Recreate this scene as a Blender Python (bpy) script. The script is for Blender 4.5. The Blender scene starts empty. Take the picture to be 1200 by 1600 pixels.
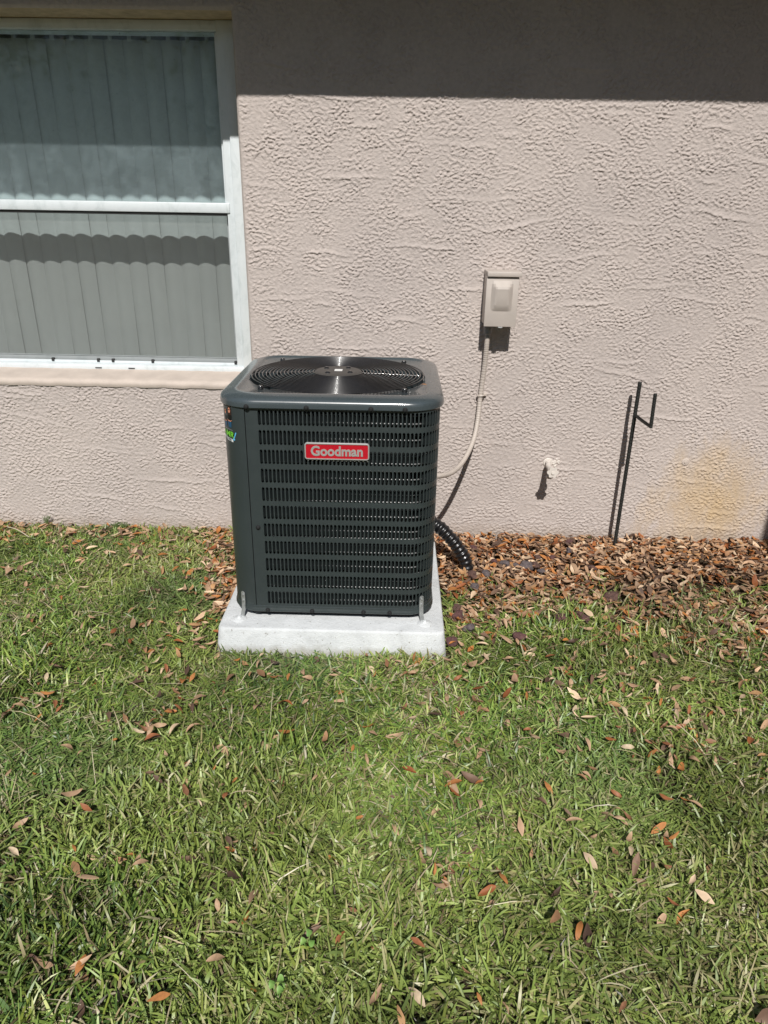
import bpy, bmesh, math, random
import numpy as np
from mathutils import Vector, Matrix, noise as mnoise
random.seed(7); RNG = np.random.default_rng(11)
R = math.radians; PI = math.pi
SC = bpy.context.scene; COL = SC.collection

# ------------------------------------------------------------------ camera
F_PX, PITCH, YAW, ROLL, CAM_H, CAM_D = 1103.0, .4018, -.0148, .0167, 1.3367, 2.9275
cd = bpy.data.cameras.new('camera'); cam = bpy.data.objects.new('camera', cd); COL.objects.link(cam)
cd.sensor_fit = 'VERTICAL'; cd.sensor_height = 24; cd.lens = 24 * F_PX / 1600; cd.clip_end = 500; cd.clip_start = .02
fw = Vector((math.sin(YAW)*math.cos(PITCH), math.cos(YAW)*math.cos(PITCH), -math.sin(PITCH)))
rt = Vector((math.cos(YAW), -math.sin(YAW), 0)); up = rt.cross(fw)
r2 = rt*math.cos(ROLL) + up*math.sin(ROLL); u2 = -rt*math.sin(ROLL) + up*math.cos(ROLL)
m = Matrix((r2, u2, -fw)).transposed().to_4x4(); m.translation = Vector((0, -CAM_D, CAM_H)); cam.matrix_world = m
SC.camera = cam
# ------------------------------------------------------------------ light
SUN_T, SUN_A = 1.0, .02                      # tan(elevation in the wall's section), azimuth to the right of the wall's normal
sd = Vector((math.tan(SUN_A), -1, SUN_T)).normalized()      # towards the sun
sl = bpy.data.lights.new('sun', 'SUN'); sl.energy = 5.0; sl.angle = R(.53); sl.color = (1, .965, .92)
so = bpy.data.objects.new('sun', sl); COL.objects.link(so); so.rotation_euler = sd.to_track_quat('Z', 'Y').to_euler(); so.location = sd*20
W = bpy.data.worlds.new('World'); SC.world = W; W.use_nodes = True
sky = W.node_tree.nodes.new('ShaderNodeTexSky'); sky.sky_type = 'NISHITA'; sky.sun_disc = False
sky.sun_elevation = math.asin(sd.z); sky.sun_rotation = math.atan2(sd.x, sd.y); sky.dust_density = .6
bg = W.node_tree.nodes['Background']; bg.inputs[1].default_value = .066
W.node_tree.links.new(sky.outputs[0], bg.inputs[0])
SC.view_settings.view_transform = 'Standard'; SC.view_settings.look = 'None'; SC.view_settings.gamma = 1
SC.view_settings.exposure = -.03

# ------------------------------------------------------------------ helpers
def srgb(r, g, b):
    f = lambda c: (c/255/12.92) if c/255 <= .04045 else ((c/255+.055)/1.055)**2.4
    return (f(r), f(g), f(b), 1)
class NT:
    def __init__(s, name):
        s.m = bpy.data.materials.new(name); s.m.use_nodes = True; s.t = s.m.node_tree; s.b = s.t.nodes['Principled BSDF']
        s.out = s.t.nodes['Material Output']
    def n(s, typ, **kw):
        x = s.t.nodes.new('ShaderNode'+typ)
        for k, v in kw.items(): setattr(x, k, v)
        return x
    def l(s, a, b): s.t.links.new(a, b)
    def noise(s, scale, detail=4, rough=.5, dist=0, vec=None, stretch=None):
        x = s.n('TexNoise'); x.inputs['Scale'].default_value = scale; x.inputs['Detail'].default_value = detail
        x.inputs['Roughness'].default_value = rough; x.inputs['Distortion'].default_value = dist
        if vec is None:
            tc = s.n('TexCoord'); vec = tc.outputs['Object']
        if stretch:
            mp = s.n('Mapping'); mp.inputs['Scale'].default_value = stretch; s.l(vec, mp.inputs[0]); vec = mp.outputs[0]
        s.l(vec, x.inputs['Vector']); return x.outputs[0]
    def ramp(s, fac, stops):
        x = s.n('ValToRGB'); e = x.color_ramp.elements
        while len(e) < len(stops): e.new(.5)
        for i, (p, c) in enumerate(stops): e[i].position = p; e[i].color = c if len(c) == 4 else (*c, 1)
        s.l(fac, x.inputs[0]); return x.outputs[0]
    def mix(s, fac, a, b, mode='MIX'):
        x = s.n('Mix', data_type='RGBA', blend_type=mode)
        for i, v in ((0, fac), (6, a), (7, b)):
            if hasattr(v, 'is_output'): s.l(v, x.inputs[i])
            else: x.inputs[i].default_value = v
        return x.outputs[2]
    def math(s, op, a, b=0.0):
        x = s.n('Math', operation=op)
        for i, v in ((0, a), (1, b)):
            if hasattr(v, 'is_output'): s.l(v, x.inputs[i])
            else: x.inputs[i].default_value = v
        return x.outputs[0]
    def bump(s, h, strength, dist):
        x = s.n('Bump'); x.inputs['Strength'].default_value = strength; x.inputs['Distance'].default_value = dist
        s.l(h, x.inputs['Height']); s.l(x.outputs[0], s.b.inputs['Normal']); return x
    def set(s, col=None, rough=None, metal=None, coat=None, spec=None):
        if col is not None:
            if hasattr(col, 'is_output'): s.l(col, s.b.inputs['Base Color'])
            else: s.b.inputs['Base Color'].default_value = col
        if rough is not None:
            if hasattr(rough, 'is_output'): s.l(rough, s.b.inputs['Roughness'])
            else: s.b.inputs['Roughness'].default_value = rough
        if metal is not None: s.b.inputs['Metallic'].default_value = metal
        if coat is not None: s.b.inputs['Coat Weight'].default_value = coat; s.b.inputs['Coat Roughness'].default_value = .12
        if spec is not None: s.b.inputs['Specular IOR Level'].default_value = spec
        return s
def simple(name, col, rough=.5, metal=0, var=.12, vscale=30, bump=0, bscale=200, coat=None, spec=None):
    s = NT(name); c = Vector(col[:3])
    n = s.noise(vscale, 5, .6)
    cc = s.ramp(n, [(.3, tuple(c*(1-var))), (.7, tuple(c*(1+var)))])
    s.set(cc, rough, metal, coat, spec)
    if bump: s.bump(s.noise(bscale, 3, .6), bump, .001)
    return s.m

def tag(o, label=None, cat=None, group=None, kind=None):
    if label: o['label'] = label
    if cat: o['category'] = cat
    if group: o['group'] = group
    if kind: o['kind'] = kind
    return o
def empty(name, loc=(0, 0, 0)):
    o = bpy.data.objects.new(name, None); COL.objects.link(o); o.location = loc; o.empty_display_size = .1; return o
def link(name, me, mat=None, parent=None, smooth=False):
    o = bpy.data.objects.new(name, me); COL.objects.link(o)
    if mat: me.materials.append(mat)
    if smooth: me.polygons.foreach_set('use_smooth', [True]*len(me.polygons))
    if parent:
        o.parent = parent; o.matrix_parent_inverse = Matrix.Translation(-Vector(parent_world(parent)))
    return o
def parent_world(p):
    v = Vector(p.location)
    if p.parent: v = v*1.0   # sub-parents are built at the world origin
    return v if p.parent is None else Vector((0, 0, 0))
def npmesh(name, V, Q, smooth=False):
    me = bpy.data.meshes.new(name); V = np.asarray(V, np.float32); Q = np.asarray(Q, np.int32)
    me.vertices.add(len(V)); me.vertices.foreach_set('co', V.ravel())
    k = Q.shape[1]; me.loops.add(Q.size); me.loops.foreach_set('vertex_index', Q.ravel())
    me.polygons.add(len(Q)); me.polygons.foreach_set('loop_start', np.arange(len(Q), dtype=np.int32)*k)
    if smooth: me.polygons.foreach_set('use_smooth', np.ones(len(Q), bool))
    me.update(calc_edges=True); return me
class MB:
    def __init__(s): s.v = []; s.f = []
    def add(s, vs, fs):
        b = len(s.v); s.v += [tuple(p) for p in vs]; s.f += [tuple(b+i for i in f) for f in fs]
    def box(s, x0, x1, y0, y1, z0, z1, c=0):
        c = min(c, (x1-x0)*.45, (y1-y0)*.45, (z1-z0)*.45)
        if c <= 0:
            s.add([(x, y, z) for x in (x0, x1) for y in (y0, y1) for z in (z0, z1)],
                  [(0, 1, 3, 2), (4, 6, 7, 5), (0, 4, 5, 1), (2, 3, 7, 6), (0, 2, 6, 4), (1, 5, 7, 3)]); return
        bm = bmesh.new(); bmesh.ops.create_cube(bm, size=1)
        for v in bm.verts: v.co = Vector(((x0+x1)/2+v.co.x*(x1-x0), (y0+y1)/2+v.co.y*(y1-y0), (z0+z1)/2+v.co.z*(z1-z0)))
        bmesh.ops.bevel(bm, geom=bm.edges[:], offset=c, segments=2, affect='EDGES', profile=.5)
        bm.verts.index_update(); s.add([v.co for v in bm.verts], [[v.index for v in f.verts] for f in bm.faces]); bm.free()
    def tube(s, pts, r, n=10, closed=False, cap=True):
        pts = [Vector(p) for p in pts]; N = len(pts); rr = r if isinstance(r, (list, tuple)) else [r]*N
        b = len(s.v); prev = None
        for i, p in enumerate(pts):
            if closed: t = (pts[(i+1) % N]-pts[i-1]).normalized()
            else: t = (pts[min(i+1, N-1)]-pts[max(i-1, 0)]).normalized()
            if prev is None: a = t.orthogonal().normalized()
            else: a = (prev - t*prev.dot(t)).normalized()
            prev = a; c = t.cross(a)
            for k in range(n):
                w = 2*PI*k/n; s.v.append(tuple(p+(a*math.cos(w)+c*math.sin(w))*rr[i]))
        for i in range(N if closed else N-1):
            j = (i+1) % N
            for k in range(n):
                s.f.append((b+i*n+k, b+i*n+(k+1) % n, b+j*n+(k+1) % n, b+j*n+k))
        if cap and not closed:
            s.f.append(tuple(b+k for k in range(n))[::-1]); s.f.append(tuple(b+(N-1)*n+k for k in range(n)))
    def lathe(s, prof, n=32, center=(0, 0, 0), axis='z', cap=False):
        b = len(s.v)
        for (r, h) in prof:
            for k in range(n):
                w = 2*PI*k/n; x, y = r*math.cos(w), r*math.sin(w)
                p = (x, y, h) if axis == 'z' else ((x, h, y) if axis == 'y' else (h, x, y))
                s.v.append(tuple(Vector(center)+Vector(p)))
        for i in range(len(prof)-1):
            for k in range(n): s.f.append((b+i*n+k, b+i*n+(k+1) % n, b+(i+1)*n+(k+1) % n, b+(i+1)*n+k))
        if cap:
            s.f.append(tuple(b+k for k in range(n))[::-1]); s.f.append(tuple(b+(len(prof)-1)*n+k for k in range(n)))
    def build(s, name, mat=None, parent=None, smooth=False, auto=None):
        me = bpy.data.meshes.new(name); me.from_pydata(s.v, [], s.f); me.update()
        bm = bmesh.new(); bm.from_mesh(me); bmesh.ops.recalc_face_normals(bm, faces=bm.faces[:]); bm.to_mesh(me); bm.free()
        if auto:
            smooth = True
        o = link(name, me, mat, parent, smooth)
        if auto: me.set_sharp_from_angle(angle=R(auto))
        return o
def bez(pts, n=8):                            # Catmull-Rom through the points
    P = [Vector(p) for p in pts]; P = [P[0]*2-P[1]]+P+[P[-1]*2-P[-2]]; out = []
    for i in range(1, len(P)-2):
        for k in range(n):
            t = k/n; a, b, c, d = P[i-1], P[i], P[i+1], P[i+2]
            out.append(.5*((2*b)+(c-a)*t+(2*a-5*b+4*c-d)*t*t+(3*b-a-3*c+d)*t**3))
    out.append(P[-2]); return out
def smoothstep(a, b, x):
    t = np.clip((x-a)/(b-a), 0, 1); return t*t*(3-2*t)
def bandnoise(nx, nz, cell, lx, lz, rng, width=.45):
    """periodic noise with feature wavelengths lx, lz (m) on a grid of the given cell"""
    w = rng.standard_normal((nz, nx)); Fq = np.fft.fft2(w)
    kx = np.fft.fftfreq(nx, cell)[None, :]*lx; kz = np.fft.fftfreq(nz, cell)[:, None]*lz
    k = np.sqrt(kx**2+kz**2); g = np.exp(-(np.log(np.maximum(k, 1e-6))**2)/(2*width**2)); g[0, 0] = 0
    o = np.real(np.fft.ifft2(Fq*g)); return o/o.std()
def lownoise(nx, nz, cell, l, rng):
    w = rng.standard_normal((nz, nx)); kx = np.fft.fftfreq(nx, cell)[None, :]; kz = np.fft.fftfreq(nz, cell)[:, None]
    o = np.real(np.fft.ifft2(np.fft.fft2(w)*np.exp(-(kx**2+kz**2)*l*l*2))); o -= o.mean(); return o/o.std()

# ------------------------------------------------------------------ materials
def stucco_mat(stain=True):
    s = NT('stucco'); tc = s.n('TexCoord'); P = tc.outputs['Object']
    base = s.ramp(s.noise(1.3, 5, .6, .3, P), [(.3, (.425, .375, .350)), (.7, (.49, .43, .395))])
    fine = s.ramp(s.noise(60, 4, .6, 0, P), [(.3, (.90, .90, .90)), (.7, (1.06, 1.06, 1.06))])
    c = s.mix(1.0, base, fine, 'MULTIPLY')
    if stain:
        sx = s.n('SeparateXYZ'); s.l(P, sx.inputs[0])
        # a rust-yellow irrigation stain near the ground
        dx = s.math('DIVIDE', s.math('SUBTRACT', sx.outputs[0], 1.385), .31); dz = s.math('DIVIDE', s.math('SUBTRACT', sx.outputs[2], .16), .34)
        d = s.math('SQRT', s.math('ADD', s.math('MULTIPLY', dx, dx), s.math('MULTIPLY', dz, dz)))
        nn = s.noise(6, 7, .75, .3, P, (1.6, 1, .7)); d = s.math('ADD', d, s.math('MULTIPLY', s.math('SUBTRACT', nn, .5), 1.9))
        mk = s.ramp(d, [(0.05, (.66,)*3), (.5, (.38,)*3), (1.0, (0, 0, 0))])
        c = s.mix(mk, c, (.47, .325, .145, 1))
        # soil splash along the foot of the wall
        f = s.math('ADD', s.math('MULTIPLY', sx.outputs[2], 9), s.noise(14, 4, .7, 0, P))
        c = s.mix(s.ramp(f, [(.45, (.35,)*3), (1.0, (0, 0, 0))]), c, (.25, .19, .13, 1))
    s.set(c, .85, spec=.3)
    h = s.math('ADD', s.math('MULTIPLY', s.noise(160, 3, .6, 0, P), .6), s.ramp(s.noise(75, 3, .5, .8, P, (1, 1, 1.5)), [(.5, (0, 0, 0)), (.56, (1, 1, 1))]))
    s.bump(h, .45, .0016); return s.m
M = {}
M['stucco'] = stucco_mat()
M['sill'] = simple('painted_sill', (.50, .43, .375), .8, var=.1, vscale=12, bump=.5, bscale=90)
M['reveal'] = simple('reveal_stucco', (.47, .37, .24), .85, var=.2, vscale=25, bump=1, bscale=60)
M['alu'] = None
def alu():
    s = NT('window_aluminium'); n = s.noise(18, 6, .7, .5, stretch=(1, 1, .5))
    c = s.ramp(n, [(.30, (.50, .55, .56)), (.48, (.61, .655, .67)), (.8, (.66, .70, .72))])
    s.set(c, .45, .0, spec=.5); s.bump(s.noise(150, 3), .25, .0006); return s.m
M['alu'] = alu()
M['gasket'] = simple('black_gasket', (.02, .02, .02), .6)
M['vane'] = simple('vane_vinyl', (.52, .525, .515), .55, var=.04, vscale=4, bump=.15, bscale=60)
M['room'] = simple('room_paint', (.30, .29, .27), .9)
def glass(name, tint, dust_sheen, gain):
    s = NT(name); s.t.nodes.remove(s.b)
    tr = s.n('BsdfTransparent'); tr.inputs[0].default_value = tint
    gl = s.n('BsdfGlossy'); gl.inputs['Roughness'].default_value = .015; gl.inputs['Color'].default_value = (1, 1, 1, 1)
    gm = s.n('NewGeometry'); fr = s.n('Fresnel'); s.l(s.math('SUBTRACT', 1.5, s.math('MULTIPLY', gm.outputs['Backfacing'], 1.5-1/1.5)), fr.inputs[0]); mul = s.math('MULTIPLY', fr.outputs[0], gain)
    mx = s.n('MixShader'); s.l(mul, mx.inputs[0]); s.l(tr.outputs[0], mx.inputs[1]); s.l(gl.outputs[0], mx.inputs[2])
    df = s.n('BsdfDiffuse'); df.inputs[0].default_value = (.42, .52, .55, 1)
    dm = s.ramp(s.noise(9, 7, .75, .4), [(.42, (dust_sheen*.35,)*3), (.75, (dust_sheen,)*3)])
    sp = s.ramp(s.noise(170, 2, .5), [(.72, (0, 0, 0)), (.76, (.35,)*3)])
    dd = s.math('ADD', dm, s.math('MULTIPLY', sp, dust_sheen*3))
    m2 = s.n('MixShader'); s.l(dd, m2.inputs[0]); s.l(mx.outputs[0], m2.inputs[1]); s.l(df.outputs[0], m2.inputs[2])
    s.l(m2.outputs[0], s.out.inputs[0]); return s.m
M['glass'] = glass('window_glass', (.90, .94, .93, 1), .06, 1.15); M['glass_up'] = glass('sky_sheen_glass', (.82, .92, .94, 1), .27, .75)  # upper pane's heavy teal film paints in the sky's pale reflection
def screen():
    s = NT('insect_screen'); s.t.nodes.remove(s.b)
    tr = s.n('BsdfTransparent'); df = s.n('BsdfDiffuse')
    c = s.ramp(s.noise(140, 3, .6), [(.3, (.10, .105, .10)), (.66, (.13, .135, .13)), (.8, (.30, .29, .26))]); s.l(c, df.inputs[0])
    mx = s.n('MixShader'); mx.inputs[0].default_value = .38; s.l(tr.outputs[0], mx.inputs[1]); s.l(df.outputs[0], mx.inputs[2]); s.l(mx.outputs[0], s.out.inputs[0]); return s.m
M['screen'] = screen()
def paint(name, col, rough, coat, var=.06):
    s = NT(name); c = Vector(col); n = s.noise(6, 5, .6)
    s.set(s.ramp(n, [(.3, tuple(c*(1-var))), (.7, tuple(c*(1+var)))]), s.ramp(s.noise(35, 4, .7), [(.3, (rough*.85,)*3), (.7, (rough*1.2,)*3)]), 0, coat)
    s.bump(s.noise(420, 2, .5), .12, .0004); return s.m
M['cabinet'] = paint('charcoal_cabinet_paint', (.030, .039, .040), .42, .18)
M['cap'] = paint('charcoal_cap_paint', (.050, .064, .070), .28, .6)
M['black'] = simple('black_coated_wire', (.012, .012, .013), .28, coat=.6)
M['blackm'] = simple('matte_black', (.006, .0065, .007), .7)
M['hub'] = simple('dark_hub', (.06, .055, .05), .5)
M['coil'] = None
def coilm():
    s = NT('coil_fins'); tc = s.n('TexCoord')
    s.set(s.ramp(s.noise(25, 4, .7), [(.3, (.012, .014, .015)), (.7, (.045, .05, .05))]), .4, .6)
    return s.m
M['coil'] = coilm()
M['tube'] = simple('aluminium_tube', (.22, .225, .225), .4, .5)
M['fan'] = simple('fan_blade_metal', (.10, .10, .10), .45, .3)
M['galv'] = simple('galvanised_steel', (.40, .415, .415), .4, .5, var=.25, vscale=60)
M['red'] = simple('badge_red', (.42, .006, .018), .3, coat=.6, var=.05)
M['silver'] = simple('badge_silver', (.62, .62, .60), .3, .6, var=.05)
def concrete():
    s = NT('pad_concrete'); tc = s.n('TexCoord'); P = tc.outputs['Object']
    n = s.noise(7, 8, .68, .5, P); c = s.ramp(n, [(.30, (.42, .43, .43)), (.45, (.56, .58, .585)), (.70, (.66, .68, .685))])
    sp = s.ramp(s.noise(95, 3, .6, 0, P), [(.64, (1, 1, 1)), (.72, (.5, .47, .43))])
    c = s.mix(1, c, sp, 'MULTIPLY')
    sx = s.n('SeparateXYZ'); s.l(P, sx.inputs[0])
    f = s.math('ADD', s.math('MULTIPLY', sx.outputs[2], 16), s.noise(22, 5, .7, 0, P))
    c = s.mix(s.ramp(f, [(.55, (.55,)*3), (1.05, (0, 0, 0))]), c, (.24, .22, .17, 1))
    s.set(c, .8, spec=.3); h = s.math('ADD', s.noise(30, 6, .7, 0, P), s.math('MULTIPLY', s.noise(260, 2, .5, 0, P), .4)); s.bump(h, .8, .005); return s.m
M['concrete'] = concrete()
M['box'] = simple('beige_painted_steel', (.46, .41, .37), .5, var=.05, vscale=15, bump=.15, bscale=250)
M['conduit'] = simple('beige_painted_conduit', (.47, .415, .37), .5, var=.06)
M['hose'] = simple('black_ribbed_plastic', (.008, .008, .009), .34, coat=.25)
M['iron'] = simple('dark_rebar', (.018, .019, .017), .6, .2, var=.4, vscale=80, bump=.5, bscale=300)
M['wpaint'] = simple('thick_white_paint', (.62, .57, .52), .6, var=.08, bump=.6, bscale=80)
M['rock'] = None
def rockm(name, a, b):
    s = NT(name); s.set(s.ramp(s.noise(60, 6, .7), [(.3, a), (.7, b)]), .9); s.bump(s.noise(180, 5, .7), .9, .003); return s.m
ROCKM = {'purplish grey': rockm('lava_grey', (.05, .04, .042), (.16, .13, .13)), 'dark red': rockm('lava_red', (.05, .024, .023), (.15, .07, .065)), 'brown': rockm('lava_brown', (.045, .025, .02), (.14, .075, .06))}
def attrmat(name, rough, trans, gloss=.4):
    s = NT(name); a = s.n('Attribute', attribute_name='tint')
    s.set(a.outputs['Color'], rough, spec=gloss)
    tl = s.n('BsdfTranslucent'); s.l(a.outputs['Color'], tl.inputs[0]); mx = s.n('MixShader'); mx.inputs[0].default_value = trans
    s.l(s.b.outputs[0], mx.inputs[1]); s.l(tl.outputs[0], mx.inputs[2]); s.l(mx.outputs[0], s.out.inputs[0]); return s.m
M['grass'] = attrmat('grass_blade', .40, .22, .42)
M['litter'] = attrmat('dry_leaf', .6, .12, .3)
def groundm():
    s = NT('soil'); c = s.ramp(s.noise(9, 8, .7, .3), [(.3, (.035, .025, .016)), (.55, (.075, .055, .035)), (.75, (.12, .095, .06))])
    s.set(c, .95, spec=.1); s.bump(s.noise(70, 6, .75), 1, .012); return s.m
M['soil'] = groundm()
M['roof'] = simple('roof_shingle', (.14, .12, .11), .9, var=.3, vscale=10)
M['fascia'] = simple('white_fascia', (.7, .7, .68), .5)

# ------------------------------------------------------------------ ground
XS = np.unique(np.concatenate([np.linspace(-60, -4, 15), np.linspace(-4, 4, 220), np.linspace(4, 60, 15)]))
YS = np.unique(np.concatenate([np.linspace(-60, -4.5, 15), np.linspace(-4.5, .0, 130), np.linspace(0, 60, 12)]))
def ground_h(x, y):
    h = .010*np.sin(x*3.1+1)*np.sin(y*2.7)+.006*np.sin(x*11+y*5)+.004*np.sin(y*17-x*7)
    return h*smoothstep(0, -.3, y) - .012 - .020*np.exp(np.minimum(y, 0)/.35)
gx, gy = np.meshgrid(XS, YS); V = np.stack([gx, gy, ground_h(gx, gy)], -1).reshape(-1, 3)
nx = len(XS); ny = len(YS); i, j = np.meshgrid(np.arange(nx-1), np.arange(ny-1)); b = (j*nx+i).ravel()
g = link('ground', npmesh('ground', V, np.stack([b, b+1, b+nx+1, b+nx], 1), True), M['soil']); tag(g, kind='structure')

# ------------------------------------------------------------------ house
house = empty('house', (0, 0, 0)); tag(house, 'single-storey house with rough pinkish beige stucco wall and aluminium window', 'house')
OX0, OX1, OZ0, OZ1 = -2.45, -.605, .664, 1.975         # window opening
def wall_height_field():
    cell = .002; nx, nz = 1920, 1080; rng = np.random.default_rng(5)
    a = bandnoise(nx, nz, cell, .026, .019, rng, .30); b2 = bandnoise(nx, nz, cell, .0175, .0135, rng, .24); w = bandnoise(nx, nz, cell, .045, .025, rng, .3)
    f2 = bandnoise(nx, nz, cell, .010, .008, rng, .25); big = lownoise(nx, nz, cell, .07, rng); big2 = lownoise(nx, nz, cell, .05, rng); st = bandnoise(nx, nz, cell, .14, .022, rng, .3)
    dens = smoothstep(-1.0, .6, big); d2 = smoothstep(-1.0, .8, big2)
    plate = smoothstep(.12, .30, a+.45*b2+.12*f2)*(.25+.75*dens)             # knocked-down plateaus with crisp edges
    pits = smoothstep(.75, .95, b2+.3*f2+.2*w)*d2
    ridge = np.clip(1-np.abs(b2+.4*w+.15*f2)*4.2, 0, 1)**1.2*smoothstep(-.2, .6, w+.6*big)
    h = .0031*plate+.0034*ridge+.0024*pits+.0003*f2*dens
    h += .0010*np.clip(1-np.abs(st)*4.5, 0, 1)*smoothstep(.4, 1.5, big2)
    X = np.arange(nx)*cell; Z = np.arange(nz)*cell
    for k in range(150):                                                    # trowel drag lines
        cx, cz = rng.uniform(0, nx*cell), rng.uniform(0, nz*cell); L = rng.uniform(.04, .20); sl_ = rng.normal(-.04, .09); ph = rng.uniform(0, 6)
        i0, i1 = int(max(0, (cx-L)/cell)), int(min(nx, (cx+L)/cell)); j0, j1 = int(max(0, (cz-.06)/cell)), int(min(nz, (cz+.06)/cell))
        if i1 <= i0 or j1 <= j0: continue
        xx, zz = np.meshgrid(X[i0:i1], Z[j0:j1]); t = (xx-cx)/L
        dz = zz-cz-sl_*(xx-cx)-.003*np.sin(t*5+ph)-.0015*np.sin(t*23+ph)-.0012*np.sin((xx-cx)*330+ph*3)
        am = (1-t*t)*rng.uniform(.0016, .0042)
        f = np.where(dz < 0, np.exp(-(dz/.0026)**2), np.exp(-(dz/.010)**2)); flat = np.exp(-((dz-.012)/.013)**2)*(1-t*t)
        h[j0:j1, i0:i1] = h[j0:j1, i0:i1]*(1-.75*flat)+am*f
    return h, cell
HF, HC = wall_height_field()
fx = np.linspace(-1.90, 1.706, 1640); fz = np.linspace(-.06, 2.06, 964)
XW = np.unique(np.concatenate([np.linspace(-7, -1.90, 40), fx, np.linspace(1.706, 7, 4)])); ZW = np.unique(np.concatenate([[-.3], fz, np.linspace(2.06, 2.6, 12)]))
XW[np.argmin(abs(XW-OX0))] = OX0; XW[np.argmin(abs(XW-OX1))] = OX1; ZW[np.argmin(abs(ZW-OZ0))] = OZ0; ZW[np.argmin(abs(ZW-OZ1))] = OZ1
gx, gz = np.meshgrid(XW, ZW)
uu = np.clip((gx+1.95)/HC, 0, HF.shape[1]-2.001); vv = np.clip((gz+.06)/HC, 0, HF.shape[0]-2.001)
iu = uu.astype(int); iv = vv.astype(int); du = uu-iu; dv = vv-iv
hh = HF[iv, iu]*(1-du)*(1-dv)+HF[iv, iu+1]*du*(1-dv)+HF[iv+1, iu]*(1-du)*dv+HF[iv+1, iu+1]*du*dv
hh *= smoothstep(-1.90, -1.86, gx)*smoothstep(1.706, 1.69, gx)*smoothstep(2.06, 2.02, gz)
# rounded, wavering arrises at the opening
din = np.maximum(np.maximum(OX0-gx, gx-OX1), np.maximum(OZ0-gz, gz-OZ1))
wob = .012+.004*np.sin(gx*31)*np.sin(gz*27)
hh = hh*smoothstep(0, .03, din) - .010*np.clip(1-din/wob, 0, 1)**2
V = np.stack([gx, -hh, gz], -1).reshape(-1, 3); nx = len(XW); nz = len(ZW)
i, j = np.meshgrid(np.arange(nx-1), np.arange(nz-1)); cxm = (XW[i]+XW[i+1])/2; czm = (ZW[j]+ZW[j+1])/2
keep = ~((cxm > OX0) & (cxm < OX1) & (czm > OZ0) & (czm < OZ1)); b = (j*nx+i)[keep]
link('wall', npmesh('wall', V, np.stack([b, b+1, b+nx+1, b+nx], 1), True), M['stucco'], house)
# reveals round the opening (stucco turned into the recess)
RY = .215
mb = MB()
def strip(p0, p1, q0, q1, n=14, m_=70):
    vs = []; fs = []
    for a in range(m_+1):
        for b_ in range(n+1):
            s_, t_ = a/m_, b_/n; A = Vector(p0).lerp(Vector(p1), s_); B = Vector(q0).lerp(Vector(q1), s_); vs.append(A.lerp(B, t_))
    for a in range(m_):
        for b_ in range(n): k = a*(n+1)+b_; fs.append((k, k+1, k+n+2, k+n+1))
    return vs, fs
mb.add(*strip((OX0, .010, OZ1), (OX1, .010, OZ1), (OX0, RY, OZ1), (OX1, RY, OZ1)))
mb.add(*strip((OX1, .010, OZ0), (OX1, .010, OZ1), (OX1, RY, OZ0), (OX1, RY, OZ1)))
mb.add(*strip((OX0, .010, OZ0), (OX0, .010, OZ1), (OX0, RY, OZ0), (OX0, RY, OZ1)))
mb.build('window_reveal', M['reveal'], house, smooth=True)
mb = MB(); prof = [(-.006, .640), (-.010, .650), (-.009, .660), (-.002, .668), (.012, .672), (.06, .678), (.13, .688), (.215, .694)]
vs = []; fs = []; n = 90
for a in range(n+1):
    x = OX0+(OX1-OX0)*a/n; w = .0015*math.sin(a*.9)+.001*math.sin(a*2.3)
    for (y, z) in prof: vs.append((x, y+w, z+w*.6))
k = len(prof)
for a in range(n):
    for c in range(k-1): fs.append((a*k+c, a*k+c+1, (a+1)*k+c+1, (a+1)*k+c))
mb.add(vs, fs); mb.build('window_sill', M['sill'], house, smooth=True)
# room shell behind the window, roof and eave, added shadow-casting wall beyond the right edge
mb = MB(); mb.box(-3.4, .2, .36, 3, .0, 2.5); o = mb.build('room_lining', M['room'], house)
bm = bmesh.new(); bm.from_mesh(o.data); 
for f in [f for f in bm.faces if abs(f.normal.y) > .9 and f.calc_center_median().y < .5]: bm.faces.remove(f)
bm.to_mesh(o.data); bm.free()
mb = MB()
for (x0, x1, z0, z1) in ((-3.4, OX0, 0, 2.5), (OX1, .2, 0, 2.5), (OX0, OX1, 0, OZ0), (OX0, OX1, 2.03, 2.5)):
    mb.box(x0, x1, RY, .36, z0, z1)
mb.build('inner_wall', M['room'], house)
EZ = 2.36; EL = (EZ-1.7135)/SUN_T              # soffit height, overhang that throws the eave shadow line
mb = MB(); mb.box(-7, 7, -EL+.02, .0-.002, EZ+.02, EZ+.05); mb.build('soffit', simple('brown_soffit', (.16, .13, .11), .8), house)
mb = MB(); mb.box(-7, 7, -EL, -EL+.02, EZ, EZ+.16, .003); mb.build('fascia', M['fascia'], house)
mb = MB(); mb.add([(-7, -EL-.03, EZ+.15), (7, -EL-.03, EZ+.15), (7, 5, EZ+2.0), (-7, 5, EZ+2.0), (-7, -EL-.03, EZ+.18), (7, -EL-.03, EZ+.18), (7, 5, EZ+2.03), (-7, 5, EZ+2.03)],
       [(0, 3, 2, 1), (4, 5, 6, 7), (0, 1, 5, 4), (1, 2, 6, 5), (2, 3, 7, 6), (3, 0, 4, 7)]); mb.build('roof', M['roof'], house)
mb = MB(); mb.box(1.708, 2.0, -2.3, -.004, -.3, EZ, .01); mb.build('shadow_caster_wall', M['stucco'], house)  # out of view, added only to cast the shadow edge at lower right

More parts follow.
